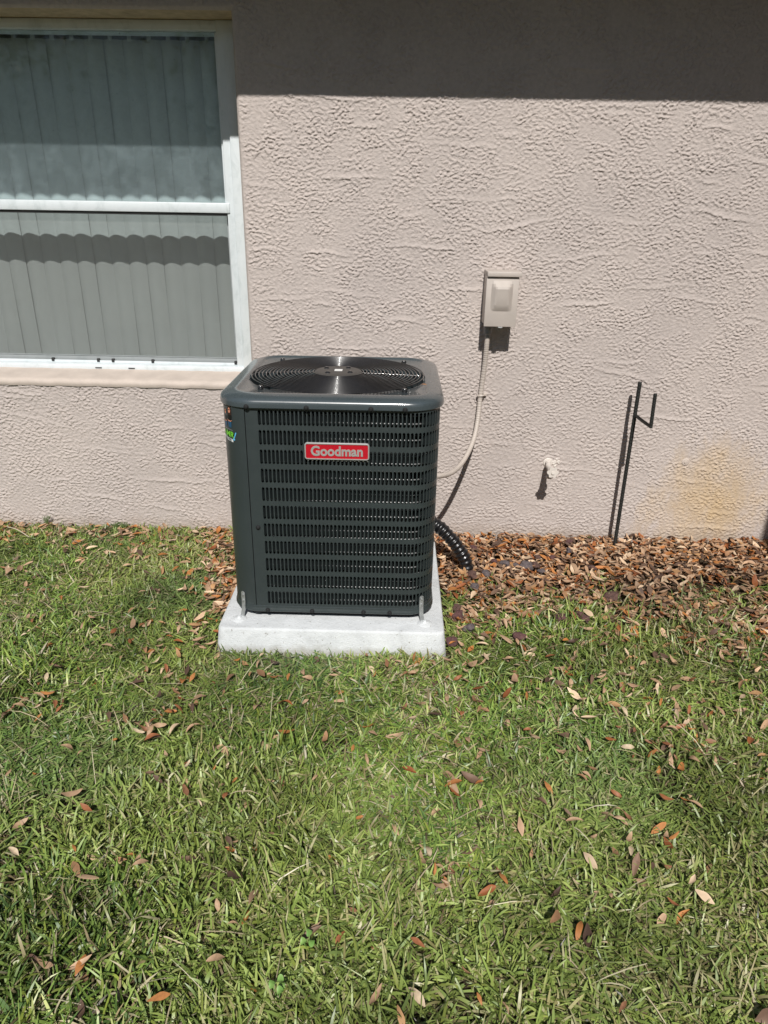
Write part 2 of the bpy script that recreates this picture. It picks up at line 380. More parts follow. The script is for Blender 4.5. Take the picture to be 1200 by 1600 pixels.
# window: frame, sashes, panes, screen
FY = .135
win = empty('window'); win.parent = house
def P_(mb, name, mat, auto=30): return mb.build(name, M[mat], win, auto=auto)
FX1 = OX1-.001; FX0 = OX0+.001; JW = .088
mb = MB(); mb.box(FX1-JW, FX1, FY, RY+.02, OZ0+.026, OZ1-.001, .003); mb.box(FX1-JW+.030, FX1-.02, FY-.012, FY-.0002, .70, OZ1-.04, .003)
P_(mb, 'frame_jamb', 'alu'); mb = MB(); mb.box(FX0, FX0+JW, FY, RY+.02, OZ0+.026, OZ1-.001, .003); mb.box(FX0+.02, FX0+JW-.03, FY-.012, FY-.0002, .70, OZ1-.04, .003)
P_(mb, 'frame_jamb', 'alu')
mb = MB(); mb.box(FX0+JW+.0003, FX1-JW-.0003, FY+.004, RY+.02, OZ1-.034, OZ1-.0015, .003); mb.box(FX0+JW+.001, FX1-JW-.001, FY+.03, RY+.01, OZ1-.038, OZ1-.0345, .002); P_(mb, 'frame_head', 'alu')
mb = MB(); mb.box(FX0+.001, FX1-.001, FY-.010, RY+.02, .684, .706, .003); mb.box(FX0+JW+.001, FX1-JW-.001, FY+.022, FY+.030, .7065, .718, .001); P_(mb, 'frame_sill', 'alu')
# meeting rail of the upper sash (front) and top rail of the lower sash (behind)
mb = MB(); mb.box(FX0+JW-.012, FX1-JW+.012, FY-.006, FY+.040, 1.322, 1.360, .004); mb.box(FX0+JW-.002, FX1-JW+.002, FY+.0405, FY+.078, 1.318, 1.350, .003); P_(mb, 'meeting_rail', 'alu')
mb = MB(); mb.box(FX0+JW, FX1-JW, FY+.002, FY+.030, 1.312, 1.3215, .001); P_(mb, 'rail_gasket', 'gasket')
mb = MB(); mb.box(FX0+JW+.0004, FX1-JW-.0004, FY+.036, FY+.062, .707, .736, .003)
mb.box(FX0+JW+.0004, FX1-JW-.001, FY+.033, FY+.0355, .737, .7395)
P_(mb, 'lower_sash_rail', 'alu')
for s_ in (0, 1):
    mb = MB(); xa = FX1-JW-.013 if s_ else FX0+JW+.0005; mb.box(xa, xa+.0125, FY+.040, FY+.060, .7365, 1.317, .002)
    P_(mb, 'lower_sash_stile', 'alu')
for s_ in (0, 1):
    mb = MB(); xa = FX1-JW-.009 if s_ else FX0+JW+.0005; mb.box(xa, xa+.0085, FY+.012, FY+.030, 1.3605, OZ1-.0385, .002)
    P_(mb, 'upper_sash_stile', 'alu')
GX0, GX1 = FX0+JW+.003, FX1-JW-.003
mb = MB(); mb.add([(GX0, FY+.020, 1.356), (GX1, FY+.020, 1.356), (GX1, FY+.020, OZ1-.036), (GX0, FY+.020, OZ1-.036)], [(0, 1, 2, 3)]); mb.build('upper_pane', M['glass_up'], win)
mb = MB(); mb.add([(GX0, FY+.052, .73), (GX1, FY+.052, .73), (GX1, FY+.052, 1.322), (GX0, FY+.052, 1.322)], [(0, 1, 2, 3)]); mb.build('lower_pane', M['glass'], win)
mb = MB(); mb.add([(GX0, FY+.031, .712), (GX1, FY+.031, .712), (GX1, FY+.031, 1.318), (GX0, FY+.031, 1.318)], [(0, 1, 2, 3)]); mb.build('insect_screen', M['screen'], win)
for x in (-1.51, -1.31, -1.245, -1.07, -.705):
    mb = MB(); mb.box(x-.006, x+.006, FY+.018, FY+.030, .712, .727, .002)
    P_(mb, 'screen_clip', 'gasket')
for x in (-1.30, -1.155):
    mb = MB(); mb.box(x-.014, x+.014, FY-.0122, FY-.0102, .691, .695, 0)
    P_(mb, 'weep_slot', 'gasket')

# vertical blind behind the glass
BY = .345
blind = empty('vertical_blind', (-1.5, BY, 1.93)); tag(blind, 'closed white vertical blind with curved vanes hanging behind the window glass', 'blind')
mb = MB(); mb.box(-2.47, -.60, BY-.022, BY+.022, 1.967, 2.028, .003); mb.build('headrail', M['vane'], blind, auto=30)
PV = .0765
def vane_mesh(x0, phase):
    vs = []; fs = []; n = 12; zs = np.linspace(.60, 1.946, 9)
    for z in zs:
        for k in range(n+1):
            t = k/n-.5; w = .088
            yy = -.017*math.cos(PI*t) - .009*t + .0015*math.sin(z*5+phase)
            vs.append((x0+t*w*.985, yy+BY+.004, z))
    for a in range(len(zs)-1):
        for k in range(n): b_ = a*(n+1)+k; fs.append((b_, b_+1, b_+n+2, b_+n+1))
    return vs, fs
for k in range(25):
    x0 = -.622-PV*k + random.uniform(-.0012, .0012)
    mb = MB(); mb.add(*vane_mesh(x0, k*1.7)); mb.box(x0-.008, x0+.008, BY-.014, BY-.011, 1.940, 1.962, 0); mb.tube([(x0, BY-.012, 1.955), (x0, BY-.012, 1.968)], .003, 6)
    mb.build('vane', M['vane'], blind, smooth=True)

# ------------------------------------------------------------------ concrete pad
PX0, PX1, PY0, PY1, PZ = -.577, .186, -.985, -.200, .084
bm = bmesh.new(); bmesh.ops.create_cube(bm, size=1)
for v in bm.verts:
    tp = v.co.z > 0; ins = .012 if tp else 0
    v.co = Vector(((PX0+PX1)/2+v.co.x*(PX1-PX0-2*ins), (PY0+PY1)/2+v.co.y*(PY1-PY0-2*ins), PZ if tp else -.03))
bmesh.ops.bevel(bm, geom=[e for e in bm.edges if abs(e.verts[0].co.z-e.verts[1].co.z) > .02], offset=.022, segments=4, affect='EDGES', profile=.5)
bmesh.ops.bevel(bm, geom=[e for e in bm.edges if e.verts[0].co.z > .08 and e.verts[1].co.z > .08], offset=.008, segments=3, affect='EDGES', profile=.5)
me = bpy.data.meshes.new('concrete_pad'); bm.to_mesh(me); bm.free()
pad = link('concrete_pad', me, M['concrete'], smooth=True); me.set_sharp_from_angle(angle=R(50)); tag(pad, 'pale grey concrete pad under the dark air conditioner', 'pad')

# ------------------------------------------------------------------ air conditioner
UX0, UX1, UY0, UY1 = -.5253, .1347, -.9057, -.2457
UC = Vector(((UX0+UX1)/2, (UY0+UY1)/2, PZ)); HW = .33; CR = .085
ac = empty('air_conditioner', UC); tag(ac, 'dark charcoal square air conditioner condenser with louvered sides on the concrete pad', 'air conditioner')
STR = 2*(HW-CR); ARC = CR*PI/2; PER = 4*(STR+ARC)
def per(s, off=0):
    """point on the rounded-square outline; s=0 at the front face's left end, running right, then round the back"""
    s %= PER; side = int(s//(STR+ARC)); t = s-side*(STR+ARC)
    if t <= STR: p = Vector((-HW+CR+t, -HW-off)); nrm = Vector((0, -1))
    else:
        a = (t-STR)/CR; nrm = Vector((math.sin(a), -math.cos(a))); p = Vector((HW-CR, -HW+CR))+nrm*(CR+off)
    for _ in range(side): p = Vector((-p.y, p.x))
    return Vector((UC.x+p.x, UC.y+p.y))
def pz(s, z, d=0): q = per(s, -d); return (q.x, q.y, z)
Z0, Z1 = .128, .802
S_LEFT0 = -(UX0*-1) * 0
s_of_x = lambda x: x-(UX0+CR)                      # on the front face
NR = 11; RP = (.802-.1325)/NR; SLH = .0465
def louver(s0, s1, m0, m1, name):
    mb = MB(); n = int(round((s1-s0-m0-m1)/.0122)); P = (s1-s0-m0-m1)/n
    def plain(a, b, steps):
        for k in range(steps):
            x0, x1 = a+(b-a)*k/steps, a+(b-a)*(k+1)/steps; mb.add([pz(x0, Z0), pz(x1, Z0), pz(x1, Z1), pz(x0, Z1)], [(0, 1, 2, 3)])
    plain(s0, s0+m0, 4); plain(s1-m1, s1, 4)
    zb = .1325
    for i in range(n):
        x = s0+m0+i*P; w = P*.70; l = x+(P-w)/2; r = l+w; c = w*.42
        mb.add([pz(x, Z0), pz(x+P, Z0), pz(x+P, zb), pz(x, zb)], [(0, 1, 2, 3)])
        for k in range(NR):
            z0 = zb+k*RP; z1 = z0+RP if k < NR-1 else Z1; b_ = z0+.0075; t = b_+SLH
            pts = [(x, z0), (x, b_+c), (x, t-c), (x, z1), (l+c, z1), (r-c, z1), (x+P, z1), (x+P, t-c), (x+P, b_+c), (x+P, z0), (r-c, z0), (l+c, z0),
                   (l, b_+c), (l, t-c), (l+c, t), (r-c, t), (r, t-c), (r, b_+c), (r-c, b_), (l+c, b_)]
            base = [pz(a, z) for a, z in pts]
            mb.add(base, [(1, 12, 13, 2), (2, 13, 14, 4, 3), (4, 14, 15, 5), (5, 15, 16, 7, 6), (7, 16, 17, 8), (8, 17, 18, 10, 9), (10, 18, 19, 11), (11, 19, 12, 1, 0)])
            # pressed flap hinged on the slot's left side, its top cut on a slant; thin returned edge
            d = .024
            e_ = r-.34*w; mb.add([pz(l, b_+c*.6, .0003), pz(e_, b_+c*.4, d), pz(e_, t-.022, d), pz(l, t-c*.7, .0003), pz(l, b_+c*.6, .0012), pz(e_-.0006, b_+c*.4, d+.0012), pz(e_-.0006, t-.022, d+.0012), pz(l, t-c*.7, .0012)],
                   [(0, 1, 2, 3), (4, 7, 6, 5), (1, 5, 6, 2), (2, 6, 7, 3)])
            for (a, z, a2, z2) in ((l+c, t, r-c, t), (r-c, t, r, t-c), (r, t-c, r, b_+c), (l, t-c, l+c, t), (l, b_+c, l+c, b_), (l+c, b_, r-c, b_), (r-c, b_, r, b_+c)):   # sheet thickness
                mb.add([pz(a, z), pz(a2, z2), pz(a2, z2, .0016), pz(a, z, .0016)], [(0, 1, 2, 3)])
    me = bpy.data.meshes.new(name); me.from_pydata(mb.v, [], mb.f); me.update()
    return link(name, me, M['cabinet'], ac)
SEAM = s_of_x(-.4465)
louver(SEAM+.0012, s_of_x(UX1-CR)+ARC, .0355, .004, 'louver_panel')
SS = STR+ARC
for k in (1, 2): louver(k*SS+.001, (k+1)*SS, .012, .004, 'louver_panel')
louver(3*SS+.001, 3*SS+STR-.05, .012, .03, 'louver_panel')
# plain corner panel (service cover) round the front-left corner
mb = MB(); a0 = 3*SS+STR-.048; a1 = 4*SS+SEAM-.0012; n = 40
for k in range(n):
    x0, x1 = a0+(a1-a0)*k/n, a0+(a1-a0)*(k+1)/n
    mb.add([pz(x0, Z0, -.001), pz(x1, Z0, -.001), pz(x1, Z1-.004, -.001), pz(x0, Z1-.004, -.001)], [(0, 1, 2, 3)])
mb.add([pz(a1, Z0, -.001), pz(a1, Z0, .012), pz(a1, Z1-.004, .012), pz(a1, Z1-.004, -.001)], [(0, 1, 2, 3)])
bmv = mb.build('corner_panel', M['cabinet'], ac, smooth=True)
bm = bmesh.new(); bm.from_mesh(bmv.data); bmesh.ops.remove_doubles(bm, verts=bm.verts[:], dist=1e-5); bm.to_mesh(bmv.data); bm.free(); bmv.data.set_sharp_from_angle(angle=R(35))
# sheets wrapped round the outline
def ringstrip(name, prof, mat, smooth=True, n=160, a=0, b=PER, auto=40):
    mb = MB(); k = len(prof); closed = abs(b-a-PER) < 1e-6; cnt = n if closed else n+1
    vs = [pz(a+(b-a)*i/n, z, d) for i in range(cnt) for (d, z) in prof]; fs = []
    for i in range(n):
        j = (i+1) % cnt
        for c in range(k-1): fs.append((i*k+c, j*k+c, j*k+c+1, i*k+c+1))
    mb.add(vs, fs); return mb.build(name, M[mat], ac, auto=auto)
ringstrip('seam_backing', [(.006, .10), (.006, .82)], 'blackm', a=a1-.01-4*SS, b=a1+.012-4*SS, n=2)
ringstrip('base_pan', [(.030, .0842), (.030, .112)], 'blackm')
ringstrip('base_rail', [(.012, .111), (-.003, .111), (-.0055, .1135), (-.0055, .120), (-.003, .1235), (-.003, .131), (.0008, .133)], 'cabinet')
coil = ringstrip('coil', [(.034, .10), (.034, .80)], 'coil', n=420, auto=5)
# corrugate the coil so that it reads as upright fins
me = coil.data; co = np.empty(len(me.vertices)*3, np.float32); me.vertices.foreach_get('co', co); co = co.reshape(-1, 3)
k = np.arange(len(co))//2; ctr = np.array([UC.x, UC.y]); dv = co[:, :2]-ctr; co[:, :2] = ctr+dv*(1-.012*(k % 2))[:, None]; me.vertices.foreach_set('co', co.ravel()); me.update()
mb = MB()
for i in range(27):
    z = .118+i*.0254; mb.tube([pz(s, z, .028) for s in np.linspace(0, PER, 121)[:-1]], .0028, 6, closed=True)
mb.build('coil_tube', M['tube'], coil, smooth=True)
# top cap
N = 176
def capring(ins, z, rad=.10, h=HW):
    out = []; hw = h-ins; rr = max(rad-ins, .02); st = 2*(hw-rr); pr = 4*(st+rr*PI/2)
    for i in range(N):
        s = pr*i/N+st/2; side = int((s % pr)//(st+rr*PI/2)); t = (s % pr)-side*(st+rr*PI/2)
        if t <= st: p = Vector((-hw+rr+t, -hw))
        else:
            a = (t-st)/rr; p = Vector((hw-rr, -hw+rr))+Vector((math.sin(a), -math.cos(a)))*rr
        for _ in range(side): p = Vector((-p.y, p.x))
        out.append((UC.x+p.x, UC.y+p.y, z))
    return out
def circring(r, z):
    out = []
    for i, p in enumerate(capring(0, z)):
        a = math.atan2(p[1]-UC.y, p[0]-UC.x); out.append((UC.x+r*math.cos(a), UC.y+r*math.sin(a), z))
    return out
rings = [capring(.004, .802), capring(-.008, .800), capring(-.0115, .8035), capring(-.0115, .815), capring(-.0105, .8205), capring(-.007, .826), capring(.000, .8305), capring(.012, .8345), capring(.026, .8375), capring(.037, .8385), capring(.041, .837), capring(.044, .8335), capring(.048, .832),
         circring(.297, .8305), circring(.292, .829), circring(.289, .823), circring(.287, .78), circring(.295, .74), circring(.297, .70)]
vs = [p for r_ in rings for p in r_]; fs = []
for a in range(len(rings)-1):
    for k in range(N): fs.append((a*N+k, a*N+(k+1) % N, (a+1)*N+(k+1) % N, (a+1)*N+k))
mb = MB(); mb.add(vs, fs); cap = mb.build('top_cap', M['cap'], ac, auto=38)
# fan guard: concentric wires on radial spokes round a hub plate
GR = .286; GC = Vector((UC.x, UC.y, 0))
def gz(r): return .8355+.007*(1-(r/GR)**2)
guard = empty('fan_guard'); guard.parent = ac; guard.matrix_parent_inverse = Matrix.Translation(-UC)
NRG = 18
for i in range(NRG):
    r_ = .084+(GR-.084)*i/(NRG-1)
    mb = MB(); mb.tube([(GC.x+r_*math.cos(2*PI*k/96), GC.y+r_*math.sin(2*PI*k/96), gz(r_)+.002) for k in range(96)], .0019, 8, closed=True); mb.build('guard_ring', M['black'], guard, smooth=True)
for k in range(8):
    a = R(45*k); d = Vector((math.cos(a), math.sin(a))); L = GR+.001 if k % 2 == 0 else GR+.032
    pts = [(GC.x+d.x*r_, GC.y+d.y*r_, gz(min(r_, GR))-.002 if r_ < GR else .836) for r_ in np.linspace(.06, L, 14)]
    mb = MB(); mb.tube(pts, .0024, 8); mb.build('guard_spoke', M['black'], guard, smooth=True)
    if k % 2:
        mb = MB(); c = (GC.x+d.x*(GR+.026), GC.y+d.y*(GR+.026), .831); mb.lathe([(.0005, .012), (.006, .0115), (.0085, .008), (.0085, .0)], 14, c); mb.build('guard_screw', M['black'], guard, auto=40)
mb = MB(); mb.lathe([(.0005, gz(0)+.006), (.060, gz(.06)+.006), (.076, gz(.076)+.0045), (.080, gz(.08)+.001), (.078, gz(.08)-.004)], 48, GC); hub = mb.build('hub_plate', M['hub'], guard, auto=40)
for k in range(4):
    a = R(45+90*k+8); c = (GC.x+.052*math.cos(a), GC.y+.052*math.sin(a), gz(.05)+.005); mb = MB(); mb.lathe([(.0005, .006), (.005, .0058), (.007, .004), (.010, .002), (.011, 0)], 12, c); mb.build('hub_screw', M['black'], hub, auto=40)
s = NT('white_label'); s.set((.8, .8, .78, 1), .4); M['white'] = s.m
mb = MB(); mb.box(GC.x-.012, GC.x+.014, GC.y-.016, GC.y+.012, gz(0)+.0063, gz(0)+.0070); mb.build('hub_label', M['white'], hub)
# fan and motor
mb = MB(); mb.lathe([(.0005, .82), (.055, .82), (.062, .812), (.062, .76), (.05, .75), (.0005, .75)], 32, GC); mb.build('fan_motor', M['blackm'], ac, auto=40)
for k in range(3):
    mb = MB(); vs = []; fs = []; na, nr = 14, 7
    for a in range(na+1):
        for c in range(nr+1):
            r_ = .05+.225*c/nr; t = a/na; w = R(120*k+20)+(t-.5)*R(78)*(1-.1*c/nr)+.15*c/nr; z = .735+.050*(t-.5)*2*.6+.012*math.sin(PI*t)
            vs.append((GC.x+r_*math.cos(w), GC.y+r_*math.sin(w), z))
    for a in range(na):
        for c in range(nr): b_ = a*(nr+1)+c; fs.append((b_, b_+1, b_+nr+2, b_+nr+1))
    mb.add(vs, fs); mb.build('fan_blade', M['fan'], ac, smooth=True)
mb = MB(); mb.box(UX0+.05, UX1-.05, UY0+.05, UY1-.05, .086, .10); mb.build('base_plate', M['blackm'], ac)
# screws along the cap and the base rail
def screw(p, nrm=(0, -1, 0), r=.0055, mat='blackm'):
    mb = MB(); mb.lathe([(.0004, -.0055), (r*.75, -.005), (r, -.0035), (r, -.0015), (r*1.45, -.001), (r*1.45, .001)], 10, p, 'y'); mb.build('screw', M[mat], ac, auto=40)
FYF = UY0
for x in (-.438, -.262, -.073, .027): screw((x, FYF-.0118, .8065))
for x in (-.409, -.262, -.092, -.006): screw((x, FYF-.0058, .118))
screw((-.426, FYF-.001, .415))
# badge
def text_obj(txt, size, loc, rot, mat, parent, ext=.0008, off=.0, xs=1.0):
    cu = bpy.data.curves.new('lettering', 'FONT'); cu.body = txt; cu.size = size; cu.extrude = ext; cu.offset = off; cu.align_x = 'CENTER'; cu.align_y = 'CENTER'; cu.resolution_u = 6
    t = bpy.data.objects.new('tmp', cu); COL.objects.link(t); bpy.context.view_layer.update()
    me = bpy.data.meshes.new_from_object(t.evaluated_get(bpy.context.evaluated_depsgraph_get())); bpy.data.objects.remove(t)
    me.transform(Matrix.Translation(loc) @ rot @ Matrix.Diagonal((xs, 1, 1, 1)))
    me.materials.clear(); return link('lettering', me, mat, parent)
def rrect(w, h, r, n=6):
    out = []
    for (cx, cy, a0) in ((w-r, -h+r, -90), (w-r, h-r, 0), (-w+r, h-r, 90), (-w+r, -h+r, 180)):
        for k in range(n+1): a = R(a0+90*k/n); out.append((cx+r*math.cos(a), cy+r*math.sin(a)))
    return out
BC = Vector((-.174, UY0, .6735)); BW, BH = .0975, .0265
def plate(w, h, r, y0, y1, name, mat, parent, hole=None, bev=.0015):
    mb = MB(); o1 = rrect(w, h, r); o2 = rrect(w-bev, h-bev, r-bev); n = len(o1)
    vs = [(BC.x+a, y0, BC.z+b_) for a, b_ in o1]+[(BC.x+a, y1+bev, BC.z+b_) for a, b_ in o1]+[(BC.x+a, y1, BC.z+b_) for a, b_ in o2]; fs = []
    for L_ in (0, 1):
        for k in range(n): fs.append((L_*n+k, L_*n+(k+1) % n, (L_+1)*n+(k+1) % n, (L_+1)*n+k))
    if hole:
        o3 = rrect(w-hole, h-hole, max(r-hole, .002)); vs += [(BC.x+a, y1+.0001, BC.z+b_) for a, b_ in o3]+[(BC.x+a, y0, BC.z+b_) for a, b_ in o3]
        for L_ in (2, 3):
            for k in range(n): fs.append((L_*n+k, L_*n+(k+1) % n, (L_+1)*n+(k+1) % n, (L_+1)*n+k))
    else: fs.append(tuple(2*n+k for k in range(n)))
    mb.add(vs, fs); return mb.build(name, M[mat], parent, auto=35)
badge = plate(BW-.003, BH-.003, .007, UY0-.001, UY0-.0065, 'badge', 'red', ac); badge['label'] = 'red name badge with silver rim and lettering'
plate(BW, BH, .009, UY0-.001, UY0-.0085, 'badge_rim', 'silver', badge, hole=.0042)
text_obj('Goodman', .0415, Vector((BC.x, UY0-.0070, BC.z-.0005)), Matrix.Rotation(PI/2, 4, 'X'), M['silver'], badge, .0009, .0013, .94)
mb = MB()
for x in np.linspace(BC.x-BW+.01, BC.x+BW-.006, 15): mb.box(x-.002, x+.002, UY0-.002, UY0-.0012, BC.z-BH-.0055, BC.z-BH-.0035)
mb.build('badge_clip', M['silver'], badge)
# contractor's sticker on the rounded corner
def cm(name, c, r=.4): s_ = NT(name); s_.set(srgb(*c), r); return s_.m
SK = {k: cm('sticker_'+k, v) for k, v in dict(skin=(205, 140, 112), hair=(52, 34, 28), black=(16, 16, 18), jeans=(28, 84, 120), green=(110, 190, 50), blue=(95, 175, 215), white=(222, 226, 226), dark=(20, 24, 26), grey=(120, 124, 124)).items()}
sticker = empty('sticker'); sticker.parent = ac; sticker.matrix_parent_inverse = Matrix.Translation(-UC)
SKD = -.0016
def onpanel(px, pzv, d): 
    # px measured leftwards along the sheet from the seam
    return pz(SEAM-px, pzv, SKD-d)
def patch(name, pts, mat, lay):
    bm = bmesh.new(); vs = [bm.verts.new((p[0], p[1], 0)) for p in pts]; bm.faces.new(vs); bmesh.ops.triangulate(bm, faces=bm.faces[:]); 
    bmesh.ops.subdivide_edges(bm, edges=bm.edges[:], cuts=1)
    for v in bm.verts: v.co = Vector(onpanel(v.co.x, v.co.y, .0002*lay))
    me = bpy.data.meshes.new(name); bmesh.ops.recalc_face_normals(bm, faces=bm.faces[:]); bm.to_mesh(me); bm.free(); return link(name, me, mat, sticker)
def ell(cx, cz, rx, rz, n=14): return [(cx+rx*math.cos(2*PI*k/n), cz+rz*math.sin(2*PI*k/n)) for k in range(n)]
def printed_person(cx, cz, sc, hairlong):
    q = lambda pts: [(cx+(a)*sc, cz+b_*sc) for a, b_ in pts]
    patch('printed_figure', q(ell(0, .040, .0085 if hairlong else .0062, .0125 if hairlong else .008)), SK['hair'], 1)
    if hairlong: patch('printed_figure', q([(-.0085, .042), (.0085, .042), (.010, .016), (-.010, .016)]), SK['hair'], 1)
    patch('printed_figure', q(ell(0, .037, .0052, .0088)), SK['skin'], 3)
    patch('printed_figure', q([(-.0042, .040), (.0042, .040), (.0042, .0375), (-.0042, .0375)]), SK['hair'], 4)
    patch('printed_figure', q([(-.0095, .022), (.0095, .022), (.0085, .000), (-.0085, .000)]), SK['black'], 2)
    patch('printed_figure', q([(-.013, .008), (-.006, .004), (.006, .005), (.012, .009), (.006, .002), (-.006, .001)]), SK['skin'], 5)
    patch('printed_figure', q([(-.0075, 0), (-.001, 0), (-.0015, -.018), (-.0060, -.018)]), SK['jeans'], 3)
    patch('printed_figure', q([(.0075, 0), (.001, 0), (.0015, -.018), (.0060, -.018)]), SK['jeans'], 3)
printed_person(.0535, .752, .95, True); printed_person(.0755, .750, .82, False)
patch('printed_shape', [(.090, .7305), (.044, .7275), (.043, .7255), (.090, .728)], SK['grey'], 1)
patch('printed_shape', [(.096, .729), (.030, .722), (.046, .697), (.092, .703)], SK['dark'], 1)
patch('printed_shape', [(.0335, .722), (.0295, .7215), (.0375, .703), (.0405, .704)], SK['blue'], 2)
patch('printed_shape', ell(.0400, .6995, .0040, .0036), SK['blue'], 2)
patch('printed_shape', [(.092, .7045), (.044, .6985), (.0435, .6895), (.092, .6955)], SK['white'], 2)
def sticker_text(txt, size, px, z, mat, shear):
    cu = bpy.data.curves.new('t', 'FONT'); cu.body = txt; cu.size = size; cu.align_x = 'CENTER'; cu.align_y = 'CENTER'; cu.resolution_u = 3; cu.offset = .0006 if size > .015 else .0002; cu.shear = shear
    t = bpy.data.objects.new('t', cu); COL.objects.link(t); bpy.context.view_layer.update()
    me = bpy.data.meshes.new_from_object(t.evaluated_get(bpy.context.evaluated_depsgraph_get())); bpy.data.objects.remove(t)
    for v in me.vertices: x, y = v.co.x, v.co.y; v.co = Vector(onpanel(px-x, z+y-.11*(x), .0008))
    me.materials.clear(); return link('printed_lettering', me, mat, sticker)
sticker_text('AMR', .025, .066, .714, SK['green'], .15); sticker_text('376-3981', .0098, .0675, .6975, SK['black'], 0)
# hold-down brackets screwed to the pad
for sx, bx in ((-1, -.452-.022), (1, .0965)):
    s0 = (3*SS+STR+ARC*.62) if sx < 0 else (STR+ARC*.36)
    mb = MB(); c = Vector(pz(s0, .15, -.004)); q = per(s0, .004); nn = (per(s0, .01)-per(s0, 0)).normalized(); tt = Vector((-nn.y, nn.x)); w = .0078
    pr = [(.001, .170), (.001, .14), (.003, .112), (.008, .095), (.010, .0868), (.034, .0862)]
    vs = []
    for (o_, z) in pr:
        for sgn in (-1, 1): p = q+nn*o_+tt*w*sgn; vs.append((p.x, p.y, z))
        for sgn in (1, -1): p = q+nn*(o_+.0016)+tt*w*sgn; vs.append((p.x, p.y, z+(.0016 if z < .09 else 0)))
    fs = []
    for k in range(len(pr)-1):
        for e in range(4): fs.append((k*4+e, k*4+(e+1) % 4, (k+1)*4+(e+1) % 4, (k+1)*4+e))
    fs += [(0, 1, 2, 3), tuple(len(vs)-4+e for e in range(4))]
    mb.add(vs, fs)
    top = q+nn*.001; mb.tube([(top.x+nn.x*t_, top.y+nn.y*t_, .170) for t_ in (0, .0016)], .0078, 14)
    br = mb.build('hold_down_bracket', M['galv'], ac, auto=35)
    for z in (.166, .146):
        p = q+nn*.004; mb = MB(); mb.tube([(p.x-nn.x*.003, p.y-nn.y*.003, z), (p.x+nn.x*.002, p.y+nn.y*.002, z)], .0042, 8); mb.build('bracket_screw', M['galv'], br, auto=35)
    p = q+nn*.026; mb = MB(); mb.lathe([(.0005, .097), (.005, .0965), (.0065, .092), (.012, .0895), (.020, .088), (.026, .0845)], 14, (p.x, p.y, 0)); mb.build('sealant_dab', M['concrete'], br, auto=60)

# ------------------------------------------------------------------ disconnect box and conduit
BX0, BX1, BD, BZ0, BZ1 = .3330, .4590, -.118, .934, 1.137
dbx = empty('disconnect_box', ((BX0+BX1)/2, 0, BZ0)); tag(dbx, 'small beige electrical disconnect box mounted on the stucco wall', 'electrical box')
mb = MB(); mb.box(BX0+.003, BX1-.003, BD+.010, -.001, BZ0+.004, BZ1-.004, .002); mb.build('housing', M['box'], dbx, auto=30)
# cover door with a tapering raised pocket
mb = MB(); d0 = BD; x0, x1, z0, z1 = BX0, BX1-.003, BZ0, BZ1-.022
mb.box(x0, x1, d0, BD+.0095, z0, z1, .002); mb.build('cover', M['box'], dbx, auto=30)
mb = MB(); ax0, ax1, az0, az1 = x0+.020, x1-.021, z0+.057, z1-.010
PHt = az1-az0; rows = [(0, .0004, 0), (.012, -.010, 0), (.022, -.0185, 0), (.030, -.0205, 0), (PHt*.5, -.0165, 0), (PHt*.78, -.0120, 0), (PHt*.9, -.0065, 0), (PHt, .0004, 0)]
vs = []; fs = []; ncol = 13
for (dz, dep, ins) in rows:
    z = az1-dz
    for k in range(ncol):
        t = k/(ncol-1); e = min(t, 1-t)*2; e = min(1, e/.40); vs.append((ax0+(ax1-ax0)*t, BD+ (dep*e if dep < 0 else dep), z))
for a in range(len(rows)-1):
    for k in range(ncol-1): b_ = a*ncol+k; fs.append((b_, b_+1, b_+ncol+1, b_+ncol))
mb.add(vs, fs); mb.build('cover_pocket', M['box'], dbx, auto=14)
mb = MB(); mb.box(BX0+.001, BX1+.004, BD-.010, -.001, BZ1-.0185, BZ1, .003); mb.build('hood', M['box'], dbx, auto=30)
mb = MB(); mb.box((BX0+BX1)/2-.008, (BX0+BX1)/2+.010, BD-.003, BD+.006, BZ0-.005, BZ0-.0004, .0015); mb.build('hasp', M['galv'], dbx, auto=30); mb = MB(); mb.tube([((BX0+BX1)/2+.001+.006*math.cos(a), BD+.03, BZ0-.010+.007*math.sin(a)) for a in np.linspace(0, 2*PI, 13)[:-1]], .0016, 6, closed=True); mb.build('seal_ring', M['galv'], dbx, auto=30)
cond = empty('flexible_conduit', (.36, -.03, .93)); tag(cond, 'beige flexible conduit curving down from the wall box to the air conditioner', 'conduit')
cp = [(.3585, -.055, .905), (.3585, -.050, .86), (.358, -.033, .77), (.351, -.022, .643), (.343, -.045, .531), (.322, -.10, .457), (.276, -.20, .406), (.222, -.32, .402), (.165, -.41, .42), (.120, -.43, .43)]
path = bez(cp, 44); rad = [.0098+.0007*math.sin(i*2*PI/4) for i in range(len(path))]
mb = MB(); mb.tube(path, rad, 14); mb.build('ribbed_sleeve', M['conduit'], cond, smooth=True)
mb = MB(); mb.lathe([(.0005, BZ0+.002), (.018, BZ0+.002), (.018, BZ0-.014), (.0165, BZ0-.018), (.0165, BZ0-.022), (.0175, BZ0-.024), (.0165, BZ0-.036), (.011, BZ0-.040), (.0105, BZ0-.052)], 16, (.3585, -.055, 0)); mb.build('fitting', simple('grey_fitting', (.24, .23, .22), .5), cond, auto=35)
mb = MB(); mb.tube([(.352+.0145*math.cos(a), -.022+.0145*math.sin(a)*.9, .640+.002*math.cos(a)) for a in np.linspace(0, 2*PI, 21)[:-1]], .003, 6, closed=True); mb.box(.364, .378, -.010, -.002, .632, .646, .002); mb.tube([(.371, -.016, .640), (.371, -.009, .640)], .004, 8); mb.build('strap', M['conduit'], cond, auto=35)

